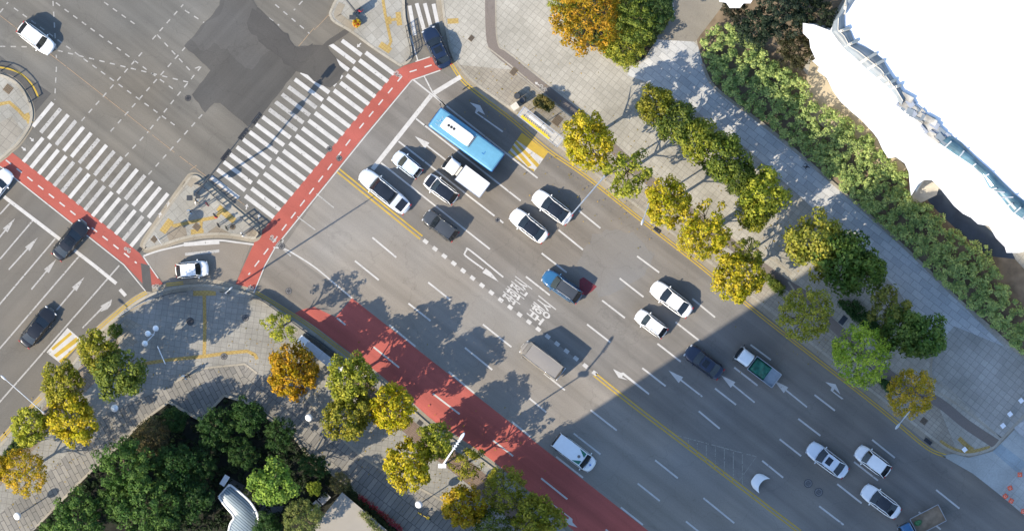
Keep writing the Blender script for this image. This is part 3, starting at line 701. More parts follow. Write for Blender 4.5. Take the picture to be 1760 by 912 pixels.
car(1514, 861, *UL, 4.8, 1.85, 'sedan', WHT, 'white sedan with black roof ahead of the blue truck', 'car', roof=BRF)
car(757, 388, *UL, 4.2, 1.75, 'suv', CHA, 'charcoal car added for a lone dark shadow, below the white car with darkened bonnet', 'car')  # added; its dark body stands in for a lone shadow on the road
# two merged cars made up as one long pickup by the double yellow line
r = car(661, 329, -.775, -.63, 6.5, 1.95, 'suv', SIL, 'long silver white body merging two cars, dark glass roof, beside the double yellow line', 'pickup truck', roof=BRF, name='merged_cars', fr=(.235, .16, -.13, -.20, 1.72, 1.03))
MB().box(-2.72, -1.9, -.62, .62, 1.0, 1.09).build('bed_cover', BRF, r)  # stands for the rear window of the second car
MB().box(-1.75, -1.32, -.72, .72, .98, 1.07).build('white_band', SIL, r)
MB().box(-2.95, -2.75, -.7, .7, .96, 1.06).build('tail_panel', WHT, r)
# van body added for its box shadow, paint matched to the asphalt, pale tail
r = car(931, 618, *UL, 5.2, 1.95, 'van', TAU, 'road coloured van added for its tall box shadow, pale rear edge, straddling a lane dash', 'van', roof=TAU, side=TAU, front=TAU, fr=(.40, .33, -.44, -.485, 2.55, 1.1))
MB().box(-2.62, -2.54, -.85, .85, .55, .95).build('rear_bumper', WHT, r)
# taxi van with green corners and a blue cross
r = car(987, 778, .80, .60, 5.15, 1.95, 'van', carpaint('van_white', (.66, .70, .72)), 'white van with green roof corners and a blue cross on its bonnet', 'van')
GRN = plain('livery_green', (.01, .13, .075), .4); BLC = plain('livery_blue', (.02, .17, .50), .4)
for s_ in (-1, 1):
    MB().add([(1.12, s_*.22, 1.945), (1.12, s_*.70, 1.915), (.55, s_*.75, 1.905), (.20, s_*.76, 1.90)], [(0, 1, 2, 3) if s_ < 0 else (3, 2, 1, 0)]).build('corner_stripe', GRN, r)
MB().tube((.62, 0, 1.94), (.62, 0, 1.962), .17, n=16).build('roof_emblem', M_IRONL, r)
cz = 1.0
cb = MB(); cb.box(2.02, 2.26, -.04, .04, cz-.1, cz+.06); cb.box(2.10, 2.18, -.12, -.043, cz-.1, cz+.06); cb.box(2.10, 2.18, .043, .12, cz-.1, cz+.06); cb.build('bonnet_cross', BLC, r)

# city bus
def bus():
    r = empty('city_bus', P(802, 240, .02), math.atan2(.59, -.81))
    tag(r, 'light blue city bus with white roof unit and three round fans', 'bus')
    Lh, Wh = 4.3, 1.27
    ROOFB = plain('bus_roof_blue', alb(126, 198, 232), .4, var=.05); SIDE = plain('bus_side_blue', (.03, .16, .42), .35, coat=.4)
    rings = []
    for z, kx, ky in ((.32, .985, .985), (.5, 1, 1), (1.2, 1, 1), (2.6, .995, .985), (2.85, .985, .965), (2.98, .965, .93)):
        rings.append([(x, y, z) for x, y in outline(Lh*kx, Wh*ky, 44, 26, 20)])
    shell(rings).build('body', SIDE, r, False)
    rr = []
    for z, kx, ky in ((2.96, .975, .94), (3.06, .965, .92), (3.12, .93, .84), (3.15, .8, .6), (3.16, .4, .3)):
        rr.append([(x, y, z) for x, y in outline(Lh*kx, Wh*ky, 44, 26, 20)])
    shell(rr).build('roof', ROOFB, r, False)
    a = MB(); o = [(x-.0, y) for x, y in outline(1.85, .70, 32, 9, 9)]
    u = shell([[(x+1.35, y-.12, 3.1) for x, y in o], [(x+1.35, y-.12, 3.34) for x, y in o], [(x*.97+1.35, y*.94-.12, 3.38) for x, y in o]]).build('roof_unit', plain('unit_white', (.62, .62, .60), .5), r)
    for i in range(3): MB().tube((2.45-.34*i, -.10-.02*i, 3.38), (2.45-.34*i, -.10-.02*i, 3.40), .15, n=16).build('fan', M_BLACK, u)
    MB().box(-.62, -.56, -.84, .58, 3.13, 3.30).build('roof_ridge', M_IRONL, r)
    hb = MB(); hb.box(-2.42, -2.36, -.15, .22, 3.155, 3.185); hb.box(-2.36, -2.15, .16, .22, 3.155, 3.185); hb.build('hatch_mark', SIDE, r)
    hb = MB(); hb.add([(3.30, -.12, 3.165), (3.60, .0, 3.165), (3.38, .17, 3.165)], [(0, 1, 2)]); hb.build('roof_mark', SIDE, r)
    lb = MB()
    for x, y, l, ww in ((3.45, .55, .30, .06), (3.30, .35, .06, .30), (3.55, .2, .28, .06), (3.25, .02, .3, .06), (3.5, -.15, .06, .28), (3.3, -.4, .26, .06), (3.5, -.5, .06, .2), (3.15, .5, .06, .22)):
        lb.box(x, x+l, y, y+ww, 3.155, 3.168)
    lb.build('roof_lettering', plain('bus_lettering', (.30, .42, .52), .5), r)
    MB().box(Lh-.03, Lh+.015, -Wh*.86, Wh*.86, 1.15, 2.55).build('windshield', M_GLASS, r)
    MB().box(-Lh-.015, -Lh+.03, -Wh*.7, Wh*.7, 1.5, 2.4).build('rear_window', M_GLASS, r)
    for s_ in (-1, 1):
        for i in range(5):
            x = -3.6+1.5*i; MB().box(x, x+1.35, s_*Wh-.012, s_*Wh+.012, 1.35, 2.4).build('side_window', M_GLASS, r)
        MB().tube((Lh-.1, s_*(Wh-.1), 2.7), (Lh+.25, s_*(Wh+.12), 2.5), .03, n=6).build('mirror_arm', M_BLACK, r)
        MB().box(Lh+.18, Lh+.28, s_*(Wh+.12)-.1, s_*(Wh+.12)+.1, 2.05, 2.5).build('mirror', M_BLACK, r)
        MB().sphere((Lh-.02, s_*.95, .85), .14, .5, 1.2, 1).build('headlight', M_HEAD, r)
        MB().box(-Lh-.02, -Lh+.02, s_*1.0-.1, s_*1.0+.1, .8, 1.3).build('tail_light', M_TAIL, r)
    wheels(r, Lh, Wh, .58, -.50, .48)
bus()

# white box truck, flat truck with green load, blue tipper
def cab(r, x0, x1, Wh, H, paint_m, glassdark=True):
    rings = []
    cx, hl = (x0+x1)/2, (x1-x0)/2
    for z, k, kx in ((.35, .98, .98), (.55, 1, 1), (1.05, 1, 1), (1.25, .985, .97)):
        rings.append([(x+cx, y, z) for x, y in outline(hl*kx, Wh*k, 32, 6, 5)])
    for z, k, f in ((H-.12, .87, .58), (H, .80, .50)):
        rings.append([(min(x+cx, x1-(1-f)*hl*1.0), y, z) for x, y in outline(hl*.97, Wh*k, 32, 6, 6)])
    rings.append([(cx+(x-cx)*.6-.05, y*.6, H+.04) for x, y, z in rings[-1]])
    shell(rings).build('cab', paint_m, r, True)
    fx = x1-hl*.42
    panel((x1-.06, -Wh*.88, 1.24), (x1-.06, Wh*.88, 1.24), (fx, -Wh*.76, H-.07), (fx, Wh*.76, H-.07), 8, 4, (.1, 0, .03)).build('windshield', M_GLASS, r, True)
    for s_ in (-1, 1):
        panel((x0+.3, s_*Wh*1.0, 1.22), (x1-.35, s_*Wh*1.0, 1.22), (x0+.3, s_*(Wh*.9), H-.18), (fx-.05, s_*(Wh*.9), H-.18), 4, 2, (0, s_*.02, 0)).build('side_window', M_GLASS, r, True)
        MB().sphere((x1-.15, s_*(Wh+.16), 1.45), .13, .5, .9, 1.2).build('mirror', M_BLACK, r, True)
        MB().sphere((x1-.04, s_*Wh*.7, .8), .15, .4, 1.2, .8).build('headlight', M_HEAD, r, True)
def truck_base(r, x0, x1, Wh):
    MB().box(x0, x1, -.4, .4, .45, .68).build('chassis', M_BLACK, r)
    wheels(r, 2.6, Wh, .66, -.60, .34)
r = empty('box_truck', P(799, 302, .02), math.atan2(.60, -.80)); tag(r, 'white box truck with square cargo box left of the blue bus', 'truck')
cab(r, .95, 2.62, .86, 1.95, WHT); truck_base(r, -2.6, 2.3, .86)
MB().box(-2.65, .62, -.98, .98, .75, 2.55).build('cargo_box', plain('box_white', (.70, .70, .685), .5, var=.04), r)
fb = MB()
for q in ((-2.66,-2.6,-.99,.99), (.57,.63,-.99,.99)): fb.box(q[0], q[1], q[2], q[3], 2.53, 2.575)
fb.box(-2.6, .57, -.99, -.94, 2.53, 2.575); fb.box(-2.6, .57, .94, .99, 2.53, 2.575); fb.build('box_frame', M_GALV, r)
cb = MB(); cb.box(.70, .92, -.55, .55, 1.2, 2.1); cb.build('cooling_unit', M_CREAM, r)
MB().box(-2.7, -2.66, -.9, .9, .8, 2.5).build('rear_door', M_LAMPW, r)
r = empty('flatbed_truck', P(1301, 629, .02), math.atan2(.60, -.80)); tag(r, 'white flatbed truck with a green load on its bed', 'truck')
cab(r, .75, 2.6, .85, 1.9, carpaint('van_white', (.66, .70, .72))); truck_base(r, -2.6, 2.3, .86)
bed = MB().box(-2.65, .62, -.88, .88, .72, .84).build('bed', plain('bed_grey', (.22, .27, .31), .6), r)
for q in ((-2.65,.62,-.91,-.86), (-2.65,.62,.86,.91), (-2.69,-2.64,-.86,.86), (.62,.67,-.86,.86)): MB().box(*q, .8, 1.16).build('side_board', M_GALV, r)
g = MB(); random.seed(5)
for i in range(14):
    for j in range(12):
        pass
nx, ny = 22, 18; v = []; f = []
for j in range(ny+1):
    for i in range(nx+1):
        x = -1.42+1.98*i/nx; y = -.83+1.66*j/ny; e = min(1, min(i, nx-i)/2, min(j, ny-j)/2)
        v.append((x, y, .85+e*(.38+.09*math.sin(x*5+y*3)+random.uniform(-.04, .04))))
for j in range(ny):
    for i in range(nx): q = j*(nx+1)+i; f.append((q, q+1, q+nx+2, q+nx+1))
tp = plain('green_tarpaulin', (.006, .105, .07), .6, var=.5, scale=1.6)
tag(MB().add(v, f).build('tarpaulin_load', tp, None, True), 'green tarpaulin covered load on the white flatbed truck', 'cargo')
ld = bpy.data.objects['tarpaulin_load']; ld.location = r.location; ld.rotation_euler = r.rotation_euler
r = empty('dump_truck', P(1583, 899, .02), math.atan2(-.46, -.89)); tag(r, 'blue truck with an open brown bed turned across the lane at the lower edge', 'truck')
cab(r, 1.0, 2.5, .84, 1.95, BLU); truck_base(r, -2.5, 2.3, .86)
BED = plain('bed_dirt', (.22, .165, .11), .9, var=.3, scale=1.2)
MB().box(-2.55, .82, -.95, .95, .72, .90).build('bed', BED, r)
for q in ((-2.55,.82,-1.0,-.95), (-2.55,.82,.95,1.0), (-2.6,-2.55,-.95,.95), (.82,.88,-.95,.95)): MB().box(*q, .8, 1.35).build('side_board', M_GALV, r)
gb = MB(); gb.sphere((0, 0, .12), .36, 1.1, .8, .5, 10, 6); gb.sphere((.2, .15, .14), .25, 1, 1, .6, 10, 6); gb = gb.build('green_sack', plain('sack_green', (.05, .16, .06), .8, var=.6, scale=6), None, True)
tag(gb, 'green sack lying in the open brown truck bed', 'sack'); gb.location = r.location+Matrix.Rotation(r.rotation_euler.z, 3, 'Z')@Vector((.3, -.2, .90))
# car bonnet on the road
v = []; f = []
for j in range(9):
    for i in range(9):
        q = -1+2*i/8; y = .98*math.copysign(abs(q)**.8, q); xf = .62*(1-abs(q)**3.2); xr = -.42-.52*q*q; t = j/8
        v.append((xr*(1-t)+xf*t, y*(1-.08*t), .52-.22*t*t-.14*q**4+.03*(1-q*q)))
for j in range(8):
    for i in range(8): q = j*9+i; f.append((q, q+9, q+10, q+1))
nb = len(v); v += [(x, y, z-.05) for x, y, z in v]
for j in range(8):
    for i in range(8): q = nb+j*9+i; f.append((q, q+1, q+10, q+9))
for i in range(8):
    q = 72+i; f.append((q, nb+q, nb+q+1, q+1)); q = i; f.append((q+1, nb+q+1, nb+q, q))
bo = MB().add(v, f).build('car_bonnet', WHT, None, True); bo.location = P(1303, 826, .02); bo.rotation_euler = (0, R(6), math.atan2(.60, -.80))
tag(bo, 'white curved car bonnet alone on the shaded lane beside the yellow line', 'car part')
# ================================================================ TREES AND PLANTS
def leaf_quad(v, f, c, nrm, s):
    n_ = nrm.normalized(); u = n_.orthogonal().normalized(); a = random.uniform(0, 6.283)
    u = Quaternion(n_, a)@u; w_ = n_.cross(u); b = len(v)
    l, q = s*random.uniform(.7, 1.3), s*random.uniform(.5, .8)
    v += [c-u*l, c-w_*q+n_*s*.12, c+u*l, c+w_*q+n_*s*.12]; f.append((b, b+1, b+2, b+3))
def blob_leaves(v, f, c, r, n, s, flat=.8, down=-.25, up=0.0):
    for _ in range(n):
        z = random.uniform(down, 1); t = random.uniform(0, 6.283); q = math.sqrt(max(0, 1-z*z))
        d = Vector((q*math.cos(t), q*math.sin(t), z)); rad = r*random.uniform(.6, 1.05)
        p = c+Vector((d.x*rad, d.y*rad, d.z*rad*flat))
        nn = d+Vector((random.uniform(-.7, .7), random.uniform(-.7, .7), random.uniform(-.2, .8)+up))
        leaf_quad(v, f, p, nn, s)
def crown_mesh(seed, R0=2.6, lobes=60, per=80, leaf=.14, lobe=(.34, .62), hollow=.0, squash=.85, bumpy=.28, fine=0):
    """Unit crown about R0 metres wide, centred on its own middle."""
    random.seed(seed); v = []; f = []
    big = [(random.uniform(0, 6.283), random.uniform(.75, 1.15)) for _ in range(5)]
    for i in range(lobes):
        z = 1-1.55*(i+.5)/lobes; t = i*2.39996+random.uniform(-.5, .5); q = math.sqrt(max(0, 1-z*z))
        k = 1.0
        for a, m in big: k += bumpy*.5*(m-.9)*math.cos(2*(t-a))*2
        k *= random.uniform(1-bumpy, 1.04)
        if random.random() < hollow: continue
        rad = R0*k-.35
        c = Vector((q*math.cos(t)*rad, q*math.sin(t)*rad, z*rad*squash))
        r = random.uniform(*lobe)
        blob_leaves(v, f, c, r, int(per*(r/lobe[1])**2)+8, leaf)
    for _ in range(int(lobes*.35*(1-hollow))):
        a = random.uniform(0, 6.283); q = R0*.6*math.sqrt(random.random())
        blob_leaves(v, f, Vector((math.cos(a)*q, math.sin(a)*q, random.uniform(-.3, .4)*R0)), random.uniform(*lobe), per//2, leaf)
    me = bpy.data.meshes.new('crown'); me.from_pydata([tuple(p) for p in v], [], f); me.materials.append(M_LEAF); me.update(); return me
def trunk_mesh(seed, R0=2.6, H=5.5):
    random.seed(seed); mb = MB(); mb.tube((0, 0, -.1), (.03, .02, H*.45), .17, .13, 8); tips = 7
    mb.tube((.03, .02, H*.45), (.0, .05, H*1.05), .13, .05, 7)
    for i in range(tips):
        a = 6.283*i/tips+random.uniform(-.3, .3); z0 = H*random.uniform(.38, .75); rr = R0*random.uniform(.55, .85)
        m = Vector((math.cos(a)*rr*.5, math.sin(a)*rr*.5, z0+H*.16)); e = Vector((math.cos(a)*rr, math.sin(a)*rr, z0+H*.28))
        mb.tube((.02, .02, z0), m, .075, .05, 6); mb.tube(m, e, .05, .02, 6)
        for k in range(2):
            b = a+random.choice((-.6, .6)); mb.tube(m, m+Vector((math.cos(b)*rr*.35, math.sin(b)*rr*.35, H*.14)), .035, .015, 5)
    me = bpy.data.meshes.new('trunk'); me.from_pydata([tuple(p) for p in mb.v], [], mb.f); me.materials.append(M_BARK); me.update(); return me
CROWNS = {'full': [crown_mesh(s, hollow=.04) for s in (11, 12, 13, 14)],
          'sparse': [crown_mesh(s, lobes=52, per=50, hollow=.30, bumpy=.4, lobe=(.3, .55)) for s in (21, 22, 23)],
          'pine': [crown_mesh(s, lobes=95, per=56, leaf=.10, lobe=(.22, .42), bumpy=.42, hollow=.1) for s in (31, 32, 33, 34)],
          'clumpy': [crown_mesh(s, lobes=38, per=120, leaf=.15, lobe=(.5, .85), bumpy=.34, hollow=.05) for s in (41, 42, 43)],
          'fine': [crown_mesh(s, lobes=100, per=54, leaf=.095, lobe=(.24, .46), bumpy=.2, hollow=.04) for s in (51, 52, 53)]}
TRUNKS = [trunk_mesh(s) for s in (61, 62, 63)]
tcount = [0]
def tree(px, py, rpx, h, style, col, label, group, name='street_tree', sq=1.0, cat='tree', ell=1.0, rot=None):
    """h = height of the crown's middle above the ground; rpx = crown radius in photo pixels."""
    i = tcount[0]; tcount[0] += 1; rnd = random.Random(i*17+3)
    if group == GA and h > 5: h *= .70; sq = 1.5
    if group == GB: h *= .98; sq = 1.3
    if group == GD: rpx *= 1.14; sq = 1.2
    if group == GC: rpx *= 1.05; sq = 1.15
    root = empty(name, P(px, py, KZ), rnd.uniform(0, 6.28) if rot is None else rot)
    tag(root, label, cat, group)
    s = rpx/PX/2.6*1.1
    t = bpy.data.objects.new('trunk', TRUNKS[i % 3]); COL.objects.link(t); t.parent = root; t.scale = (s, s, h/5.5)
    lst = CROWNS[style]; c = bpy.data.objects.new('crown', lst[i % len(lst)]); COL.objects.link(c); c.parent = root
    c.location = (0, 0, h); c.scale = (s*ell, s/ell, s*sq); k = rnd.uniform(.92, 1.08)
    c.color = (col[0]*k, col[1]*k, col[2], 1)
    return root
YEL = (.50, .41, .03); GOLD = (.46, .31, .025); ORG = (.43, .245, .022); YGR = (.35, .36, .045); OLV = (.29, .275, .035); GRN_ = (.17, .21, .035)
DGR = (.055, .10, .025); PIN = (.40, .49, .17); LIME = (.22, .28, .035); FOR = (.042, .09, .022); FOR2 = (.085, .155, .034); BRI = (.20, .30, .05); BRN = (.12, .105, .05)
GA, GB, GC, GD, GE = 'autumn trees along the red bus lane', 'trees along the side road', 'yellow trees along the right kerb', 'second row of trees along the granite path', 'trees in the dark woodland'
tree(482, 563, 30, 5.0, 'sparse', YGR, 'small sparse yellow green tree at the plaza corner next to the utility boxes', GA)
tree(503, 640, 45, 6.6, 'full', ORG, 'round orange tree, the most orange one beside the red bus lane', GA)
tree(603, 650, 42, 8.4, 'full', YGR, 'olive yellow tree at the red lane, right of the orange one', GA)
tree(598, 715, 42, 7.6, 'full', OLV, 'darker olive tree over the flagstone path, in front of its yellower neighbour', GA)
tree(675, 702, 41, 8.6, 'full', YEL, 'yellow tree whose crown touches the small drain cover by the red lane', GA)
tree(702, 797, 43, 8.0, 'full', YEL, 'broad yellow tree between the flagstone path and the white lamp', GA)
tree(749, 757, 32, 7.6, 'full', YGR, 'yellow green tree just above the white street lamp base', GA)
tree(803, 795, 32, 6.8, 'sparse', OLV, 'thin see-through tree right of the white street lamp', GA)
tree(797, 870, 39, 7.4, 'full', GOLD, 'brownish gold tree near the yellow bicycle', GA)
tree(865, 840, 40, 7.8, 'fine', OLV, 'dark olive green tree in the shade by the red lane', GA)
tree(921, 895, 46, 8.0, 'full', OLV, 'shaded olive tree cut by the lower edge beside the red lane arrow', GA)
tree(845, 905, 34, 7.0, 'fine', GRN_, 'green shaded tree between two olive crowns at the lower edge', GA)
tree(168, 600, 36, 8.0, 'clumpy', OLV, 'dark green and yellow tree above the striped box', GB)
tree(203, 640, 45, 8.4, 'clumpy', GRN_, 'large green tree left of the three globe lamp', GB)
tree(106, 657, 36, 7.6, 'full', OLV, 'olive green tree directly below the striped box', GB)
tree(123, 720, 45, 7.2, 'full', YEL, 'golden yellow tree over the left flagstone walk', GB)
tree(50, 732, 34, 6.8, 'full', YGR, 'yellow green tree at the base of the left lamp arm', GB)
tree(42, 812, 40, 7.0, 'fine', GOLD, 'large dark gold tree near the left edge', GB)
tree(-8, 800, 26, 6.4, 'full', GOLD, 'gold tree cut by the left edge', GB)
tree(1010, 241, 44, 6.6, 'full', YEL, 'bright yellow tree just right of the bus shelter', GC)
tree(1078, 296, 43, 6.0, 'sparse', YGR, 'thin yellow green tree with bare middle behind the lamp base', GC)
tree(1148, 350, 39, 6.6, 'full', YEL, 'dense yellow tree next to the small lamp on the right kerb', GC)
tree(1216, 397, 50, 6.4, 'sparse', YEL, 'wide loose yellow tree between dense and small ones', GC)
tree(1205, 410, 36, 5.6, 'fine', YEL, 'low yellow tree under the wide loose yellow crown', GC)
tree(1288, 432, 26, 4.8, 'sparse', YGR, 'small loose yellow green tree beside the brown cycle track', GC)
tree(1272, 474, 42, 5.4, 'full', YEL, 'yellow tree at the edge of the tower shade on the right kerb', GC)
tree(1384, 540, 45, 6.8, 'fine', (.38, .36, .045), 'olive gold tree in the shade beyond the green hedge', GC)
tree(1478, 612, 51, 7.0, 'fine', (.42, .52, .06), 'round lime green tree in the shade on the right kerb', GC)
tree(1566, 676, 40, 6.2, 'fine', (.48, .33, .035), 'shaded orange olive tree at the end of the right kerb row', GC)
tree(1008, 28, 64, 6.6, 'fine', ORG, 'big orange tree in the planting bed at the upper edge', None, 'ornamental_tree')
tree(968, -5, 30, 5.0, 'fine', YGR, 'green yellow tree cut by the upper edge left of the orange tree', None, 'ornamental_tree')
tree(1072, 78, 40, 2.6, 'pine', YGR, 'low green pine at the tip of the planting bed', None, 'pine_tree')
tree(1095, 28, 46, 7.0, 'pine', GRN_, 'green pine behind the orange tree in the planting bed', None, 'pine_tree')
tree(1130, 14, 36, 7.5, 'pine', DGR, 'dark pine at the asphalt footpath corner of the planting bed', None, 'pine_tree')
for x, y, r_, st, c_, lb in (
    (1128, 180, 29, 'clumpy', OLV, 'yellow tipped tree at the upper left end of the second row'),
    (1163, 212, 33, 'clumpy', GRN_, 'second tree of the inner row, green and above the cycle track trees'),
    (1200, 243, 36, 'clumpy', YGR, 'yellow green tree in the middle of the joined inner row'),
    (1243, 272, 38, 'clumpy', GRN_, 'green tree near the lower end of the joined inner row'),
    (1272, 306, 26, 'clumpy', GRN_, 'small dark green tree tucked under the yellow tipped crown'),
    (1315, 332, 41, 'clumpy', YGR, 'golden tipped tree closing the joined inner row'),
    (1294, 368, 28, 'clumpy', OLV, 'small yellow olive tree under the golden tipped crown'),
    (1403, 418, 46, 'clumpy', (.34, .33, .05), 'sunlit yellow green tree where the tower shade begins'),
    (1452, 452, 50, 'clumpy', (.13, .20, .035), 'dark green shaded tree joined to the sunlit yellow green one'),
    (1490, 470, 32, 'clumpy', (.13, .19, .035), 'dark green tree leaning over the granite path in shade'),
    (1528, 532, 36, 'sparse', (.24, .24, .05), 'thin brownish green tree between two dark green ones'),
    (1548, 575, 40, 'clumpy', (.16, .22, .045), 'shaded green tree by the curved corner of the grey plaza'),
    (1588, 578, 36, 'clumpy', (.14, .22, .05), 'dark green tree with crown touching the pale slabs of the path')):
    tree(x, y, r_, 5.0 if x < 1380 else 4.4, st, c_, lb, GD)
for x, y, r_, h, st, c_, lb in (
    (215, 800, 58, 7.5, 'pine', FOR2, 'broad mid green tree beside the left flagstone walk'),
    (250, 870, 60, 7, 'pine', FOR2, 'broad green tree at the lower edge with reddish twigs'),
    (135, 893, 58, 6.5, 'pine', FOR2, 'green tree at the lowest left tip of the woodland'),
    (300, 800, 46, 5.5, 'clumpy', FOR, 'dark green tree in the middle of the woodland'),
    (330, 860, 46, 5, 'clumpy', FOR, 'dark tree left of the blue white canopy roof'),
    (370, 735, 44, 4.5, 'pine', FOR, 'very dark tree below the retaining wall notch'),
    (425, 715, 36, 4.5, 'clumpy', FOR, 'dark green tree at the upper right tip of the woodland'),
    (262, 752, 36, 3.2, 'fine', BRN, 'brownish shrub tree at the walk beside the woodland'),
    (300, 722, 26, 3.2, 'clumpy', FOR, 'small dark tree left of the retaining wall notch'),
    (415, 778, 34, 4, 'pine', FOR, 'dark tree above the bright green one'),
    (468, 826, 46, 7.5, 'clumpy', BRI, 'bright light green tree right of the canopy roof'),
    (520, 890, 36, 5.5, 'fine', (.19, .22, .07), 'pale green tree with brown patch next to the concrete roof'),
    (345, 800, 36, 4.5, 'pine', FOR, 'dark tree with sunlit twigs above the canopy roof'),
    (480, 745, 36, 3.4, 'pine', FOR, 'low dark tree at the retaining kerb of the flagstone path'),
    (282, 905, 40, 5, 'clumpy', FOR, 'dark crown cut by the lower edge left of the canopy roof'),
    (540, 800, 30, 3, 'pine', FOR, 'low dark tree along the flagstone path near the bright green one'),
    (200, 855, 40, 6, 'pine', FOR2, 'round green crown overlapping two broad ones in the woodland'),
    (90, 925, 40, 5, 'pine', FOR2, 'green crown peeking in from the lower edge'),
    (460, 905, 30, 4, 'clumpy', FOR, 'dark tree below the bright green one at the lower edge'),
    (540, 838, 14, 1.6, 'full', LIME, 'small lime green bush near the two pale slabs'),
    (585, 830, 20, 1.8, 'fine', (.17, .17, .07), 'grey green bush at the corner of the concrete roof')):
    tree(x, y, r_*(.84 if c_ == FOR else .93), h, st, c_, lb, GE, 'woodland_tree' if r_ > 22 else 'garden_bush', cat='tree' if r_ > 22 else 'bush')
for x, y, r_, h, c_, lb in ((1345, 22, 46, 5, (.03, .05, .03), 'dark blue green tree at the upper edge next to the white slab'), (1300, 48, 40, 4.5, (.035, .06, .03), 'dark tree behind the upper end of the shrub bed'),
                     (1395, 22, 40, 4.5, (.03, .045, .02), 'dark tree against the white slab corner'), (1370, 85, 38, 3.5, (.06, .06, .025), 'brownish dark tree above the shrub bed'), (1262, 12, 26, 3.5, (.03, .04, .022), 'dark small tree by the footpath top')):
    tree(x, y, r_, h, 'pine', c_, lb, 'dark trees beside the white roof', 'shade_tree')  # dark leaf colours carry the deep shade of this spot
tree(198, 568, 13, .7, 'full', GRN_, 'ring of green hedge round a post at the plaza edge', None, 'ring_hedge', cat='hedge')
# shrub bed: nobody could count its shoots
def inside(pt, poly):
    x, y = pt; c = False; n = len(poly)
    for i in range(n):
        x0, y0 = poly[i]; x1, y1 = poly[(i+1) % n]
        if (y0 > y) != (y1 > y) and x < (x1-x0)*(y-y0)/(y1-y0)+x0: c = not c
    return c
def shrubbery(name, poly, col, n, rr, hh, per, leaf, seed, label, cat, z0=KZ, gap=0.0, up=.2):
    random.seed(seed); v = []; f = []
    xs = [p[0] for p in poly]; ys = [p[1] for p in poly]; k = 0
    while k < n:
        x, y = random.uniform(min(xs), max(xs)), random.uniform(min(ys), max(ys))
        if not inside((x, y), poly): continue
        k += 1
        if gap and math.sin(x*.11+1.3*math.sin(y*.07))*math.sin(y*.13+x*.03) > 1-gap: continue
        r = random.uniform(*rr); c = P(x, y, z0+random.uniform(*hh))
        blob_leaves(v, f, c, r, per, leaf, 1.0, -.1, up)
    o = mesh_obj(name, v, f, M_LEAF); o.color = (*col, 1); o['kind'] = 'stuff'
    if label: o['label'] = label
    return o
SHR = [(1204,68),(1225,50),(1250,40),(1300,75),(1340,110),(1385,140),(1405,175),(1450,200),(1490,225),(1535,280),(1560,300),(1563,340),(1590,348),(1625,375),(1655,410),(1700,425),(1712,455),(1735,500),(1765,540),(1765,612),(1735,588),(1700,556),(1640,504),(1560,425),(1440,317),(1330,222),(1255,166),(1226,140),(1212,108)]
shrubbery('shrubbery', SHR, PIN, 2300, (.18, .45), (.25, 1.3), 26, .115, 71, 'dense light green shrub bed between granite path and white slab', 'shrubs', gap=.42, up=.6)
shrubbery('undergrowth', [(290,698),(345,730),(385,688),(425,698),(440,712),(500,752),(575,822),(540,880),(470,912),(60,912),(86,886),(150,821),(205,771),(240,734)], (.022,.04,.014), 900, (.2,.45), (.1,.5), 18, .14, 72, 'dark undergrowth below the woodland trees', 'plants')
shrubbery('bed_cover', [(965,0),(972,40),(1000,76),(1030,80),(1050,102),(1070,113),(1092,110),(1110,96),(1120,78),(1155,24),(1148,0)], (.16,.19,.04), 360, (.2,.45), (.2,.8), 26, .11, 73, 'low green planting in the bed at the upper edge', 'plants')
def hedge(pts, col, label, n, seed, h=(.2, .8)):
    random.seed(seed); v = []; f = []
    xs = [p[0] for p in pts]; ys = [p[1] for p in pts]; k = 0
    while k < n:
        x, y = random.uniform(min(xs), max(xs)), random.uniform(min(ys), max(ys))
        if not inside((x, y), pts): continue
        k += 1; blob_leaves(v, f, P(x, y, KZ+random.uniform(*h)), random.uniform(.18, .32), 24, .085)
    o = mesh_obj('hedge', v, f, M_LEAF); o.color = (*col, 1); return tag(o, label, 'hedge')
hedge([(1316,470),(1326,474),(1348,494),(1342,508),(1322,490)], GRN_, 'low green hedge left of the olive gold tree', 90, 1)
hedge([(1440,520),(1470,515),(1515,560),(1530,600),(1508,585),(1475,555)], (.05,.11,.03), 'wide dark green ground hedge below the shaded tree row', 260, 2, (.1,.5))
hedge([(1505,650),(1520,652),(1540,666),(1528,674)], (.05,.11,.03), 'tiny dark hedge strip left of the orange olive tree', 60, 3)
hedge([(915,178),(928,163),(950,176),(952,182),(942,192)], (.19,.16,.05), 'clipped brown green bush block behind the bus shelter', 150, 4, (.6,1.5))
hedge([(613,660),(640,690),(655,705),(640,712),(620,690)], DGR, 'dark hedge strip at the kerb beneath the olive trees', 60, 5)
hedge([(10,770),(30,752),(62,745),(60,760),(30,780),(0,800)], DGR, 'dark hedge strip at the left verge below the lamp', 90, 6, (.1,.4))
hedge([(598,832),(612,848),(665,898),(680,915),(665,915),(640,895),(588,842)], (.06,.08,.03), 'long dark hedge along the concrete roof edge', 240, 7, (.3,.9))
random.seed(9); v = []; f = []
for _ in range(210):
    t = random.random(); x, y = 618+t*72+random.uniform(-4, 4), 852+t*58+random.uniform(-4, 4); blob_leaves(v, f, P(x, y, KZ+random.uniform(.5, .9)), .14, 8, .07)
o = mesh_obj('flowers', v, f, M_LEAF); o.color = (.42, .06, .10, 1); o['kind'] = 'stuff'; o['label'] = 'pink flowers along the flagstone path'
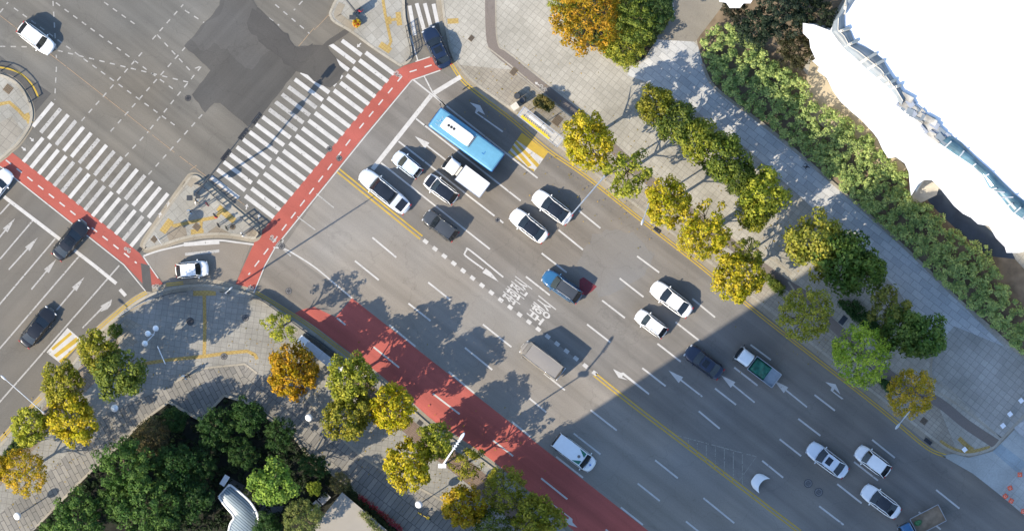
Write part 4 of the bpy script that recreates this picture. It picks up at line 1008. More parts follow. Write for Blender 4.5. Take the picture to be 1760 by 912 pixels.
# fallen leaves on the pavements
random.seed(19); v = []; f = []
for cx, cy, n, sx, sy in ((480,590,60,40,20),(560,640,90,60,40),(690,760,120,90,50),(800,830,80,60,40),(880,140,60,60,40),(960,215,70,50,30),(1040,290,90,60,40),(1150,360,90,70,40),(120,760,80,50,40),(60,830,60,40,40),(250,640,40,60,30),(1400,560,50,60,40),(1320,420,60,60,40)):
    for _ in range(n):
        x, y = random.gauss(cx, sx), random.gauss(cy, sy); leaf_quad(v, f, P(x, y, Z3+.02), Vector((random.uniform(-.2,.2), random.uniform(-.2,.2), 1)), random.uniform(.05, .11))
o = mesh_obj('fallen_leaves', v, f, M_LEAF); o.color = (.36, .24, .04, 1); o['kind'] = 'stuff'
# ================================================================ BUILDINGS
# white slab made up to fill the blank gap, with a facade glass strip
wr = [(1380,40),(1400,43),(1427,53),(1443,20),(1456,-1),(1472,-60),(2300,-500),(2300,800),(1765,431),(1752,434),(1730,434),(1727,424),(1712,409),(1700,388),(1681,385),(1669,374),(1655,367),(1640,354),(1612,319),(1602,310),(1588,309),(1578,317),(1566,336),(1563,310),(1562,296),(1555,281),(1540,270),(1527,272),(1517,257),(1509,239),(1500,227),(1480,206),(1462,191),(1445,175),(1432,157),(1424,140),(1421,134),(1405,122),(1408,115),(1396,105),(1402,102),(1393,83),(1391,68),(1380,57)]
root = empty('blank_gap_slab', P(1640, 200, KZ)); tag(root, 'large plain white slab with ragged edge filling the blank gap at the upper right', 'building')
inv = Matrix.Translation(-root.location)
def child(mb, name, mat, parent, **k):
    off = parent.location if parent.parent is None else parent.parent.location
    mb.v = [q-off for q in mb.v]; return mb.build(name, mat, parent, **k)
rb = MB(); rb.prism(W(wr), 5.6, 6.0); child(rb, 'roof', M_GAPW, root)
cen = Vector((1700, 150))
wi = [tuple(cen+(Vector(p)-cen)*.985+Vector((6, -2))) for p in wr]
rb = MB(); rb.prism(W(wi), -.05, 5.59); child(rb, 'wall', M_CREAM, root)
SKL = [(1456,-4),(1443,20),(1432,38),(1429,55),(1440,70),(1452,85),(1468,98),(1490,120),(1512,138),(1528,152),(1540,165),(1548,185)]
SKR = [(1473,-4),(1460,14),(1451,24),(1452,48),(1462,54),(1469,74),(1485,80),(1500,88),(1517,102),(1530,127),(1543,146),(1556,162)]
def ribbon(name, Lp, Rp, mat, z, arch=.5):
    mb = MB(); n = len(Lp); v = []; f = []
    for i in range(n):
        for k in range(7):
            t = k/6; x = Lp[i][0]*(1-t)+Rp[i][0]*t; y = Lp[i][1]*(1-t)+Rp[i][1]*t
            v.append(P(x, y, z+arch*(1-(2*t-1)**2)))
    for i in range(n-1):
        for k in range(6): q = i*7+k; f.append((q, q+1, q+8, q+7))
    mb.add(v, f); return child(mb, name, mat, root)
sk = ribbon('glass_strip', SKL, SKR, M_STRIPG, 6.02)
fm = MB()
for i, (a, b) in enumerate([(SKL[0], SKR[2]), ((1436,56),(1460,49)), ((1452,80),(1474,70)), ((1478,108),(1506,92)), ((1492,118),(1519,104)), ((1508,135),(1528,126)), ((1520,146),(1540,138)), ((1532,152),(1548,147))]):
    A, B = P(*a), P(*b); m = (A+B)/2
    fm.tube((A.x, A.y, 6.08), (m.x, m.y, 6.60), .17, n=6); fm.tube((m.x, m.y, 6.60), (B.x, B.y, 6.08), .17, n=6)
mid = [((a[0]+b[0])/2, (a[1]+b[1])/2) for a, b in zip(SKL, SKR)]
for i in range(2, len(mid)-1): A, B = P(*mid[i]), P(*mid[i+1]); fm.tube((A.x, A.y, 6.53), (B.x, B.y, 6.53), .06, n=5)
child(fm, 'strip_frame', M_CREAM, root)
RL = [(1548,185),(1568,195),(1580,215),(1590,228),(1604,238),(1614,246)]; RR = [(1556,162),(1570,178),(1585,190),(1602,206),(1620,222),(1634,232)]
random.seed(3); v = []; f = []
mb = MB()
for i in range(70):
    t = random.random()*(len(RL)-1.01); k = int(t); u = t-k; s_ = random.random()
    x = (RL[k][0]*(1-u)+RL[k+1][0]*u)*(1-s_)+(RR[k][0]*(1-u)+RR[k+1][0]*u)*s_; y = (RL[k][1]*(1-u)+RL[k+1][1]*u)*(1-s_)+(RR[k][1]*(1-u)+RR[k+1][1]*u)*s_
    p = P(x, y, 6.0); a = R(-38)+random.uniform(-.4, .4); l, w_ = random.uniform(.2, .75), random.uniform(.1, .35); h = random.uniform(.1, .35)
    ca, sa = math.cos(a), math.sin(a); mb.cur = random.choice((0, 0, 1, 2))
    mb.prism([(p.x+(cx*l)*ca-(cy*w_)*sa, p.y+(cx*l)*sa+(cy*w_)*ca) for cx, cy in ((-1,-1),(1,-1),(1,1),(-1,1))], 5.9, 6.0+h)
child(mb, 'parapet', M_RUBBLE, root, mats=[M_RUBBLE, M_GALV, M_STRIPG])
TL = [(1614,246),(1640,264),(1670,284),(1688,300),(1700,322),(1712,329),(1740,364),(1775,388)]; TR = [(1634,232),(1652,245),(1682,275),(1702,292),(1722,311),(1746,335),(1762,346),(1790,360)]
ribbon('teal_strip', TL, TR, M_TEAL, 6.02, .4)
fm = MB()
for t in (.4, 1.3, 2.1, 3.2, 4.4, 4.9, 5.3, 5.7, 6.1, 6.5):
    k = int(t); u = t-k; a = [TL[k][j]*(1-u)+TL[k+1][j]*u for j in (0, 1)]; b = [TR[k][j]*(1-u)+TR[k+1][j]*u for j in (0, 1)]
    A, B = P(*a), P(*b); B2 = A+(B-A)*random.uniform(.3, .7); fm.tube((A.x, A.y, 6.15), (B2.x, B2.y, 6.5), .09, n=5)
child(fm, 'strip_rib', M_GALV, root)
# small white slab made up for another blank gap at the top edge
root2 = empty('blank_gap_piece', P(1262, 0, KZ)); tag(root2, 'small white slab filling a blank gap at the upper edge beside the dark trees', 'building')
q = [(1236,-40),(1236,3),(1248,5),(1254,14),(1272,14),(1278,6),(1290,6),(1293,1),(1296,-40)]
m_ = MB(); m_.prism(W(q), 5.0, 5.3); child(m_, 'roof', M_GAPW, root2)
m_ = MB(); m_.prism(W([(1240,-36),(1240,0),(1256,9),(1271,9),(1288,0),(1290,-36)]), 0, 4.99); child(m_, 'wall', M_CREAM, root2)
# concrete pavilion roof, lower edge
root3 = empty('concrete_pavilion', P(600, 930, KZ)); tag(root3, 'low pavilion with a beige concrete roof at the lower edge', 'building')
q = [(588,845),(662,908),(720,960),(640,1010),(500,960),(536,910)]
m_ = MB(); m_.prism(W(q), -.02, 3.0); child(m_, 'wall', M_CREAM, root3)
m_ = MB(); m_.prism(W(q), 3.0, 3.25); child(m_, 'roof', M_CONC, root3)
random.seed(8); v = []; f = []
for i in range(120):
    t = random.random(); x, y = 622+t*44+random.uniform(-5, 5), 878+t*45+random.uniform(-3, 8); blob_leaves(v, f, P(x, y, 3.45+random.uniform(0, .2)), .2, 10, .08)
o = mesh_obj('roof_planting', [q_-root3.location for q_ in v], f, M_LEAF, root3); o.color = (.16, .19, .06, 1); o['kind'] = 'stuff'
# canopy with ribbed pale blue roof
root4 = empty('canopy_pavilion', P(410, 880, KZ)); tag(root4, 'curved pavilion with ribbed pale blue metal roof among dark trees', 'building')
CAN = paving('ribbed_roof', alb(196, 214, 226), alb(178, 198, 214), alb(110, 130, 148), 30, .26, R(40), .05)
for k in ('Roughness',): MATS['ribbed_roof'].node_tree.nodes['Principled BSDF'].inputs[k].default_value = .4
LL = [(376,854),(388,870),(402,887),(397,897),(393,912),(390,960)]; LR = [(395,832),(413,846),(430,862),(441,880),(444,898),(450,960)]
mb = MB(); n = 9; v = []; f = []
lc, rc = curve(LL, 3), curve(LR, 3)
for i in range(len(lc)):
    for k in range(n):
        t = k/(n-1); v.append(P(lc[i][0]*(1-t)+rc[i][0]*t, lc[i][1]*(1-t)+rc[i][1]*t, 3.0+.5*math.sin(math.pi*t)-.3*t))
for i in range(len(lc)-1):
    for k in range(n-1): q = i*n+k; f.append((q, q+n, q+n+1, q+1))
mb.add(v, f); child(mb, 'roof', CAN, root4, smooth=True)
ed = MB()
for side in (lc, rc):
    for i in range(len(side)-1): A, B = P(*side[i]), P(*side[i+1]); z = 3.05 if side is lc else 2.75; ed.tube((A.x, A.y, z), (B.x, B.y, z), .12, n=6)
A, B = P(*LL[0]), P(*LR[0]); ed.tube((A.x, A.y, 3.05), (B.x, B.y, 2.8), .16, n=6)
child(ed, 'roof_edge', M_LAMPW, root4)
for x, y in ((382,858),(396,840),(405,888),(436,880)): A = P(x, y); m_ = MB(); m_.tube((A.x, A.y, -.02), (A.x, A.y, 3.0), .09, n=8); child(m_, 'column', M_GALV, root4)
sheet('patio', [(395,820),(450,850),(470,870),(490,868),(480,885),(462,890),(455,912),(440,940),(400,900),(385,850)], paving('patio_slate', alb(110,114,118), alb(98,102,106), alb(80,84,88), 1, 1), Z3+.006)
o = MB().box(-.5, .5, -.32, .32, .06, .12); 
# office tower beyond the lower edge, whose shade crosses the road
TH = 74.9
root5 = empty('office_tower', P(300, 1460, KZ)); tag(root5, 'tall glass office tower below the lower edge, casting the wide shade', 'building')
c0 = Vector((640-470, 951+305)); e1 = Vector((.791, .612))*700; e2 = Vector((-.612, .791))*480
q = [c0, c0+e1, c0+e1+e2, c0+e2]
m_ = MB(); m_.prism(W([tuple(p) for p in q]), -.05, TH); child(m_, 'wall', plain('tower_stone', (.62,.61,.58), .7), root5)
for fl in range(18):
    z = 2.2+fl*3.75; m_ = MB()
    for A, B in ((q[0], q[1]), (q[3], q[0]), (q[1], q[2]), (q[2], q[3])):
        d = (B-A).normalized(); n_ = Vector((d.y, -d.x)); a = A+d*12+n_*.6; b = B-d*12+n_*.6; a2, b2 = a-n_*1.2, b-n_*1.2
        m_.prism(W([tuple(a), tuple(b), tuple(b2), tuple(a2)]), z, z+2.1)
    child(m_, 'window_band', M_STRIPG, root5)

# ================================================================ STREET FURNITURE
def lamp(px, py, hx, hy, H, label, mat=M_LAMPW, w=.07, head=(.42, .15), name='street_lamp', dbl=None, group='street lamps'):
    b = P(px, py, KZ); r = empty(name, b); tag(r, label, 'street lamp', group)
    MB().tube((0, 0, -.02), (0, 0, .5), .16, .14, 10).build('base', mat, r)
    MB().tube((0, 0, .45), (0, 0, H), .10, .065, 10).build('pole', mat, r)
    for (x, y) in [(hx, hy)]+(dbl or []):
        e = P(x, y)-P(px, py); e.z = 0; Ln = e.length; d = e/Ln if Ln > 0 else Vector((1, 0, 0))
        MB().tube((0, 0, H-.15), tuple(e*.5+Vector((0, 0, H+.35))), w, w*.9, 8).tube(tuple(e*.5+Vector((0, 0, H+.35))), tuple(e*.92+Vector((0, 0, H+.45))), w*.9, w*.7, 8).build('arm', mat, r)
        hd = MB().sphere((0, 0, 0), 1, head[0], head[1], .09, 12, 6).build('lamp_head', mat, r, True); hd.location = e*.96+Vector((0, 0, H+.42)); hd.rotation_euler = (0, 0, math.atan2(d.y, d.x))
    return r
lamp(1039, 303, 969, 384, 10, 'street lamp with a long grey arm reaching over two white sedans', M_GALV, .085, (.5, .16))
lamp(1115, 350, 1104, 382, 9, 'short armed street lamp beside the dense yellow tree', M_GALV, .06)
lamp(1563, 707, 1542, 733, 9, 'street lamp by the orange olive tree near the pavement end', M_GALV, .06)
lamp(75, 709, 3, 646, 10, 'pale street lamp whose long arm spans the side road', M_GALV, .06, (.42, .13))
lamp(388, 503, 397, 495, 12.6, 'tall thin pole at the rounded plaza kerb with a long shadow', M_GALV, .05, (.25, .1))
r = lamp(760, 800, 795, 748, 12.8, 'white street lamp with a thick arm over the red bus lane', M_LAMPW, .09, (.55, .18))
for i in range(5): 
    e = (P(795, 748)-P(760, 800)); d = e.normalized(); c_ = e*(.58+.08*i)
    m_ = MB(); m_.box(-.05, .05, -.17, .17, 13.22, 13.30); o = m_.build('arm_plate', M_LAMPW, r); o.location = (c_.x, c_.y, 0); o.rotation_euler = (0, 0, math.atan2(d.y, d.x))
MB().box(-.42, .42, -.22, .22, 12.4, 12.7).build('floodlight', M_LAMPW, r)
# three globe lamp
r = empty('globe_lamp', P(264, 575, KZ)); tag(r, 'lamp with three white globes on curved arms above the corner plaza', 'street lamp')
MB().tube((0, 0, -.02), (0, 0, 4.3), .08, .06, 10).build('pole', M_LAMPW, r)
for x, y in ((267.5, 564), (254, 573), (249, 590)):
    e = P(x, y)-P(264, 575); MB().tube((0, 0, 4.2), (e.x*.6, e.y*.6, 4.5), .045, n=7).tube((e.x*.6, e.y*.6, 4.5), (e.x, e.y, 4.35), .045, n=7).build('arm', M_LAMPW, r)
    MB().sphere((e.x, e.y, 4.55), .34, nu=18, nv=12).build('globe', M_GLOBE, r, True)
r = empty('banner_post', P(284, 625, KZ), math.atan2(32, -14)); tag(r, 'slim white rail leaning on the plaza below the three globe lamp', 'post')
MB().tube((0, 0, .02), (.06, 0, 1.0), .05, n=8).tube((.06, 0, 1.0), (2.05, 0, 1.05), .055, n=8).tube((2.05, 0, 1.05), (2.05, 0, .02), .05, n=8).build('rail', M_LAMPW, r)
for x, y, lb in ((30, 886, 'globe path lamp on the left walk near the lower left corner'), (197, 701, 'globe path lamp below the large green tree'), (531, 717, 'globe path lamp on the flagstone path left of the olive tree'), (720, 866, 'white globe path lamp next to the yellow bicycle')):
    r = empty('path_lamp', P(x, y, KZ)); tag(r, lb, 'path lamp', 'globe lamps along the flagstone paths')
    MB().tube((0, 0, -.02), (0, 0, 2.9), .07, .05, 8).build('post', M_GALV, r); MB().sphere((0, 0, 3.2), .42, nu=18, nv=12).build('globe', M_GLOBE, r, True)
# traffic signals on mast arms
def signal_mast(px, py, ex, ey, heads, H, label, extra=()):
    b = P(px, py, KZ); r = empty('traffic_signal_mast', b); tag(r, label, 'traffic signal')
    MB().tube((0, 0, -.02), (0, 0, H+.4), .14, .10, 10).build('pole', M_RAIL, r)
    e = P(ex, ey)-P(px, py); MB().tube((0, 0, H), (e.x, e.y, H+.25), .10, .05, 8).build('arm', M_RAIL, r)
    ang = math.atan2(e.y, e.x)
    for hx, hy in heads:
        o = P(hx, hy)-P(px, py); h = MB().box(-.72, .72, -.02, .20, -.22, .22).build('signal_head', M_BLACK, r); h.location = (o.x, o.y, H+.05); h.rotation_euler = (0, 0, ang)
        lm = [MATS.get('lens_red') or plain('lens_red', (.3,.02,.02), .3), MATS.get('lens_amber') or plain('lens_amber', (.35,.2,.02), .3), MATS.get('lens_green') or plain('lens_green', (.02,.2,.1), .3), MATS['lens_green']]
        for i in range(4):
            x = -.525+.35*i; MB().tube((x, -.025, 0), (x, -.05, 0), .13, n=12).build('lens', lm[i], h)
            MB().box(x-.15, x+.15, -.30, -.04, .12, .15).box(x-.15, x-.12, -.30, -.04, -.02, .12).box(x+.12, x+.15, -.30, -.04, -.02, .12).build('visor', M_BLACK, h)
    for x, y, z, sx, sy, sz in extra:
        o = P(x, y)-P(px, py); m_ = MB().box(-sx, sx, -sy, sy, -sz, sz).build('control_box', M_RAIL, r); m_.location = (o.x, o.y, z)
    return r
signal_mast(337, 333, 446, 195, [(388,266),(418,230),(441,203)], 6.3, 'traffic signal mast on the triangular island reaching over the zebra crossing', [(340,338,3.2,.25,.2,.4),(326,340,1.2,.32,.28,.6)])
signal_mast(611, 20, 560, -45, [(574,-28)], 6.3, 'traffic signal mast on the island at the upper edge', [(606,30,1.0,.35,.25,.7)])
# pedestrian sign pole
r = empty('road_sign', P(273, 412, KZ)); tag(r, 'thin sign pole with a round plate at the island tip', 'sign')
MB().tube((0, 0, -.02), (0, 0, 3.6), .04, n=8).build('pole', M_GALV, r); 
s_ = MB().tube((0, -.03, 0), (0, .0, 0), .62, n=28).build('round_plate', M_LAMPW, r); s_.location = (0, -.05, 3.35); s_.rotation_euler = (0, 0, R(-55))
s_ = MB().box(-.35, .35, -.03, 0, -.25, .25).build('plate', M_LAMPW, r); s_.location = (0, -.05, 2.35); s_.rotation_euler = (0, 0, R(-55))
# railings
def railing(pts, label, mat, h=1.05, n=4, name='railing', thick=.035, infill=True):
    q = [Vector((*p, KZ)) for p in W(curve(pts, n))]; r = empty(name, q[0]); tag(r, label, 'railing', None)
    m_ = MB()
    for z in ((h, h*.5) if infill is False else (h, h*.72, h*.45, .18)):
        for i in range(len(q)-1): m_.tube(q[i]-q[0]+Vector((0, 0, z)), q[i+1]-q[0]+Vector((0, 0, z)), thick if z == h else thick*.7, n=6)
    if infill == 'panel':
        for i in range(len(q)-1): m_.add([q[i]-q[0]+Vector((0, 0, .12)), q[i+1]-q[0]+Vector((0, 0, .12)), q[i+1]-q[0]+Vector((0, 0, h)), q[i]-q[0]+Vector((0, 0, h))], [(0, 1, 2, 3)])
    elif infill:
        for i in range(len(q)-1):
            d = q[i+1]-q[i]; k = max(1, int(d.length/.22))
            for j in range(k): c_ = q[i]-q[0]+d*(j+.5)/k; m_.box(c_.x-.012, c_.x+.012, c_.y-.012, c_.y+.012, .18, h)
    m_.build('rails', mat, r)
    s = 0
    for i in range(len(q)):
        if i % 2 == 0 or i == len(q)-1: p = q[i]-q[0]; MB().tube((p.x, p.y, -.02), (p.x, p.y, h+.06), thick*1.3, n=7).build('post', mat, r)
    return r
railing([(335,316),(343,317),(356,327),(375,344),(388,354)], 'dark railing along the island edge next to the zebra crossing', M_RAIL, thick=.065, infill=False)
railing([(414,374),(428,386),(441,396),(445,402),(441,408)], 'short dark railing at the sharp island corner by the red path', M_RAIL, thick=.065, infill=False)
railing([(-20,120),(0,123),(22,134),(42,156),(50,176)], 'dark curved railing at the rounded left island', M_RAIL, thick=.05, infill=False, n=2)
railing([(433,512),(450,516),(480,537),(520,566),(555,590),(590,618)], 'dark railing between bus lane kerb and boxes', M_RAIL, thick=.08, infill='panel')
railing([(205,543),(225,530),(250,517),(262,513)], 'pale railing on the plaza kerb above the ring hedge', M_GALV)
railing([(268,512),(295,504),(320,501)], 'short railing at the plaza kerb left of the tactile strip', M_RAIL)
railing([(378,501),(395,503)], 'short railing at the plaza kerb right of the tactile strip', M_RAIL)
railing([(697,45),(701,66),(706,92),(698,105)], 'dark railing on the upper island beside the navy car', M_BLACK, .9)
# utility boxes along the lane and others
for x, y, l, w_, h, rz, m_, lb in ((885,183,.7,.62,1.5,35,M_CREAM,'beige utility box left of the bus shelter'),(585,633,.5,.6,1.0,-38,M_LAMPW,'small white box at the olive tree end of the kerb shelter')):
    r = empty('utility_box', P(x, y, KZ), R(rz)); tag(r, lb, 'utility box', 'utility boxes')
    MB().box(-l/2, l/2, -w_/2, w_/2, -.02, h-.08).build('body', m_, r); MB().prism([(-l/2-.04, -w_/2-.04), (l/2+.04, -w_/2-.04), (l/2+.04, w_/2+.04), (-l/2-.04, w_/2+.04)], h-.08, h).build('lid', m_, r)
    MB().box(-l/2+.06, l/2-.06, -w_/2-.012, -w_/2+.005, .15, h-.2).build('door', M_GALV, r)
for x, y, lb in ((889,165,'black bin left of the other bin behind the bus shelter'),(898,172,'dark bin next to the brown bush block')):
    r = empty('waste_bin', P(x, y, KZ)); tag(r, lb, 'bin'); MB().tube((0, 0, -.02), (0, 0, .85), .3, .34, 14).build('body', M_BLACK, r); MB().tube((0, 0, .85), (0, 0, .95), .36, .3, 14).build('lid', M_RAIL, r)
# planter with red and yellow flowers
r = empty('flower_planter', P(613, 40, KZ)); tag(r, 'yellow planter full of red and yellow flowers on the upper island', 'planter')
MB().tube((0, 0, -.02), (0, 0, .5), .38, .48, 14).build('pot', plain('planter_yellow', (.55,.38,.05), .6), r)
random.seed(4)
for nm, c_, n_ in (('yellow_flowers', (.65,.48,.03), 26), ('red_flowers', (.5,.03,.04), 18)):
    v = []; f = []
    for i in range(n_): a = random.uniform(0, 6.28); q_ = random.uniform(0, .42); blob_leaves(v, f, Vector((math.cos(a)*q_, math.sin(a)*q_, .58)), .12, 8, .07)
    o = mesh_obj(nm, v, f, M_LEAF, r); o.color = (*c_, 1); o['kind'] = 'stuff'
# kerb shelter by the bus lane
r = empty('kerb_shelter', P(543, 604, KZ), R(-38)); tag(r, 'long grey roofed shelter at the red bus lane kerb beside the orange tree', 'bus shelter')
for x0, x1, m_ in ((-2.35, -1.35, M_LAMPW), (-1.33, .62, M_GALV), (.64, 1.75, M_GALV), (1.77, 2.35, M_LAMPW)): MB().box(x0, x1, -.48, .48, 2.55, 2.66).build('roof_panel', m_, r)
MB().box(-2.3, 2.3, -.46, -.42, .1, 2.54).build('back_panel', M_GALV, r); MB().box(-2.3, 2.3, .42, .46, .1, 2.54).build('front_panel', M_RAIL, r)
for x in (-2.25, 0, 2.25): MB().tube((x, 0, -.02), (x, 0, 2.55), .06, n=8).build('post', M_GALV, r)
# bus shelter
a0, a1, a2, a3 = P(901,184), P(969,238), P(963,253), P(891,197)
r = empty('bus_shelter', a0+Vector((0, 0, KZ))); tag(r, 'bus shelter with white frame, clear roof and yellow toothed front edge', 'bus shelter')
ax = (P(969,238)-P(901,184)).normalized(); rot = math.atan2(ax.y, ax.x); r.rotation_euler = (0, 0, rot)
Lx = (P(969,238)-P(901,184)).length; Dy = 1.15
fm = MB()
for y in (0, -Dy): fm.box(0, Lx, y-.045, y+.045, 2.55, 2.67)
for x in (0, Lx): fm.box(x-.06, x+.06, -Dy-.06, .06, 2.55, 2.67)
fm.box(.6, Lx-1.2, -.32, -.22, 2.60, 2.72); fm.build('roof_frame', M_GALV, r)
gm, t_, b_ = newmat('clear_roof'); b_.inputs['Base Color'].default_value = (.9,.93,.94,1); b_.inputs['Alpha'].default_value = .12; b_.inputs['Roughness'].default_value = .1
MB().box(.06, Lx-.06, -Dy+.06, -.06, 2.58, 2.60).build('roof_glass', gm, r)
for x in (.6, Lx/2, Lx-.7):
    MB().tube((x, -.2, -.02), (x, -.2, 2.56), .05, n=8).build('post', M_LAMPW, r); MB().box(x-.04, x+.04, -Dy, 0, 2.50, 2.56).build('beam', M_RAIL, r)
ym = MB(); yp = plain('shelter_yellow', (.60,.44,.02), .5)
ym.box(.35, Lx-1.2, -Dy+.07, -Dy+.28, 2.62, 2.74)
for i in range(14): ym.box(.40+i*.255, .53+i*.255, -Dy+.28, -Dy+.40, 2.62, 2.74)
ym.build('front_sign', yp, r)
MB().box(1.0, 3.2, -.55, -.15, .40, .46).build('bench', M_CREAM, r)
bm_ = MB(); bm_.box(.7, Lx-.8, -.16, -.13, .3, 2.45); bm_.build('back_pane', gm, r)
# bicycle
r = empty('bicycle', P(729, 886, KZ), R(-28)); tag(r, 'yellow and black bicycle standing on the flagstone path', 'bicycle')
for x in (-.52, .52):
    ring = MB(); n = 20
    for i in range(n): a, b = 6.283*i/n, 6.283*(i+1)/n; ring.tube((x+math.cos(a)*.31, 0, .33+math.sin(a)*.31), (x+math.cos(b)*.31, 0, .33+math.sin(b)*.31), .028, n=6, cap=False)
    wl = ring.build('wheel', M_TYRE, r); sp = MB()
    for i in range(8): a = 6.283*i/8; sp.tube((x, 0, .33), (x+math.cos(a)*.3, 0, .33+math.sin(a)*.3), .006, n=4)
    sp.build('spokes', M_GALV, wl)
YB = plain('bicycle_yellow', (.50,.36,.02), .4)
fb = MB()
for a, b in (((-.52,0,.33),(-.12,0,.34)),((-.12,0,.34),(-.22,0,.82)),((-.22,0,.72),(.34,0,.78)),((-.12,0,.34),(.36,0,.72)),((.52,0,.33),(.34,0,.95)),((-.52,0,.33),(-.2,0,.72))): fb.tube(a, b, .035, n=7)
fb.box(-.75, -.35, -.07, .07, .68, .71); fb.box(.30, .62, -.16, .16, .80, .84); fb.build('frame', YB, r)
MB().sphere((-.24, 0, .88), .13, 1.2, .8, .35, 10, 6).build('saddle', M_BLACK, r)
MB().tube((.32, -.28, 1.0), (.32, .28, 1.0), .022, n=6).build('handlebar', M_BLACK, r)
# cones and bollards
for i, (x, y, lb) in enumerate(((1753,815,'orange traffic cone farthest up the pale tiled corner'),(1736,838,'orange traffic cone second along the pale tile edge'),(1728,852,'orange traffic cone at the corner by the road edge'),(1738,860,'orange traffic cone right of the corner one'),(1759,878,'orange traffic cone at the right picture edge'))):
    r = empty('traffic_cone', P(x, y, .02), R(20*i)); tag(r, lb, 'traffic cone', 'orange cones round the pale tiles')
    MB().prism([(-.24,-.24),(.24,-.24),(.24,.24),(-.24,.24)], 0, .04).build('base', M_BRASS, r); MB().tube((0, 0, .04), (0, 0, .72), .19, .04, 14).build('cone', M_BRASS, r)
    MB().tube((0, 0, .36), (0, 0, .48), .125, .09, 14).build('reflective_band', M_LAMPW, r)
for i, (x, y, lb) in enumerate(((1736,711,'pale square bollard farther from the cycle track on the grey plaza'),(1724,731,'pale square bollard nearer the cycle track on the grey plaza'),(1755,688,'pale square bollard at the right edge by the slab path'),(1658,772,'pale square bollard on the yellow tactile curve'))):
    r = empty('bollard', P(x, y, KZ), R(40)); tag(r, lb, 'bollard', 'pale stone bollards'); MB().prism([(-.2,-.2),(.2,-.2),(.2,.2),(-.2,.2)], -.02, .62).build('shaft', M_LAMPW, r); MB().prism([(-.24,-.24),(.24,-.24),(.24,.24),(-.24,.24)], .62, .70).build('cap', M_LAMPW, r)
# seats by the pavilion
for x, y, lb in ((541,870,'pale stone slab seat farther from the bush'),(557,856,'pale stone slab seat below the grey green bush')):
    r = empty('slab_seat', P(x, y, KZ), R(45)); tag(r, lb, 'seat', 'slab seats'); MB().box(-.6, .6, -.42, .42, .36, .46).build('seat', plain('seat_stone', alb(205,208,212), .7) if 'seat_stone' not in MATS else MATS['seat_stone'], r); MB().box(-.4, .4, -.3, .3, -.02, .359).build('plinth', M_IRONL, r)
r = empty('notice_board', P(386, 825, KZ), R(58)); tag(r, 'small white notice board above the ribbed canopy roof', 'sign'); 
MB().box(-.6, .6, -.3, .3, 2.3, 2.4).build('board', M_LAMPW, r); 
for x in (-.45, .45): MB().tube((x, 0, -.02), (x, 0, 2.3), .04, n=7).build('post', M_GALV, r)
# covers and drains
def cover(x, y, r_, m_, lb, name='manhole_cover', z=.0225, sq=None, rz=-38):
    mb = MB()
    o = None
    if sq:
        o = MB().prism([(-sq[0],-sq[1]),(sq[0],-sq[1]),(sq[0],sq[1]),(-sq[0],sq[1])], -.015, 0).build(name, m_)
        bars = MB()
        for i in range(6): t = -sq[0]*.8+sq[0]*1.6*i/5; bars.box(t-.02, t+.02, -sq[1]*.85, sq[1]*.85, .0, .012)
        bars.build('bars', M_BLACK, o)
    else:
        o = MB().tube((0, 0, -.015), (0, 0, 0), r_, n=28).build(name, m_)
        rg = MB()
        for i in range(28):
            a, b = 6.283*i/28, 6.283*(i+1)/28; rg.add([(math.cos(t)*k*r_, math.sin(t)*k*r_, .004) for t, k in ((a, .96), (b, .96), (b, .84), (a, .84))], [(0, 1, 2, 3)])
        for i in range(-2, 3): rg.box(-.5*r_, .5*r_, i*.22*r_-.02, i*.22*r_+.02, .003, .012)
        rg.build('ribs', M_BLACK, o)
    o.location = P(x, y, z); o.rotation_euler = (0, 0, R(rz)); tag(o, lb, 'manhole cover' if not sq else 'grate', None); return o
for x, y, r_, m_, z, lb in ((323,169,.33,M_IRON,.0285,'round iron cover at the corner of the dark asphalt patch'),(566,256,.32,M_IRONL,.0225,'round cover at the edge of the red path, left of its twin'),(583,272,.32,M_IRONL,.0225,'round cover on the red path, right of its twin'),
    (484,423,.36,M_IRONL,.0225,'grey round cover in the white triangle beside the red path'),(496,500,.36,M_IRONL,.0225,'round cover in the pale lane near the plaza kerb'),(327,552,.42,M_IRON,Z3+.02,'large dark round cover in the plaza shade'),(422,546,.36,M_IRONL,Z3+.02,'round cover on the sunlit plaza'),
    (385,612,.36,M_IRONL,Z3+.025,'round cover on the yellow tactile line of the plaza'),(855,378,.26,M_IRONL,.0225,'small round cover at the end of a solid lane line'),(1389,830,.48,M_IRONL,.0225,'large round cover left of its twin on the shaded lane'),(1407,845,.48,M_IRONL,.0225,'large round cover right of its twin on the shaded lane'),
    (400,390,.30,M_GRATE,KZ+.03,'round brown tree grate on the triangular island')): cover(x, y, r_, m_, lb, z=z)
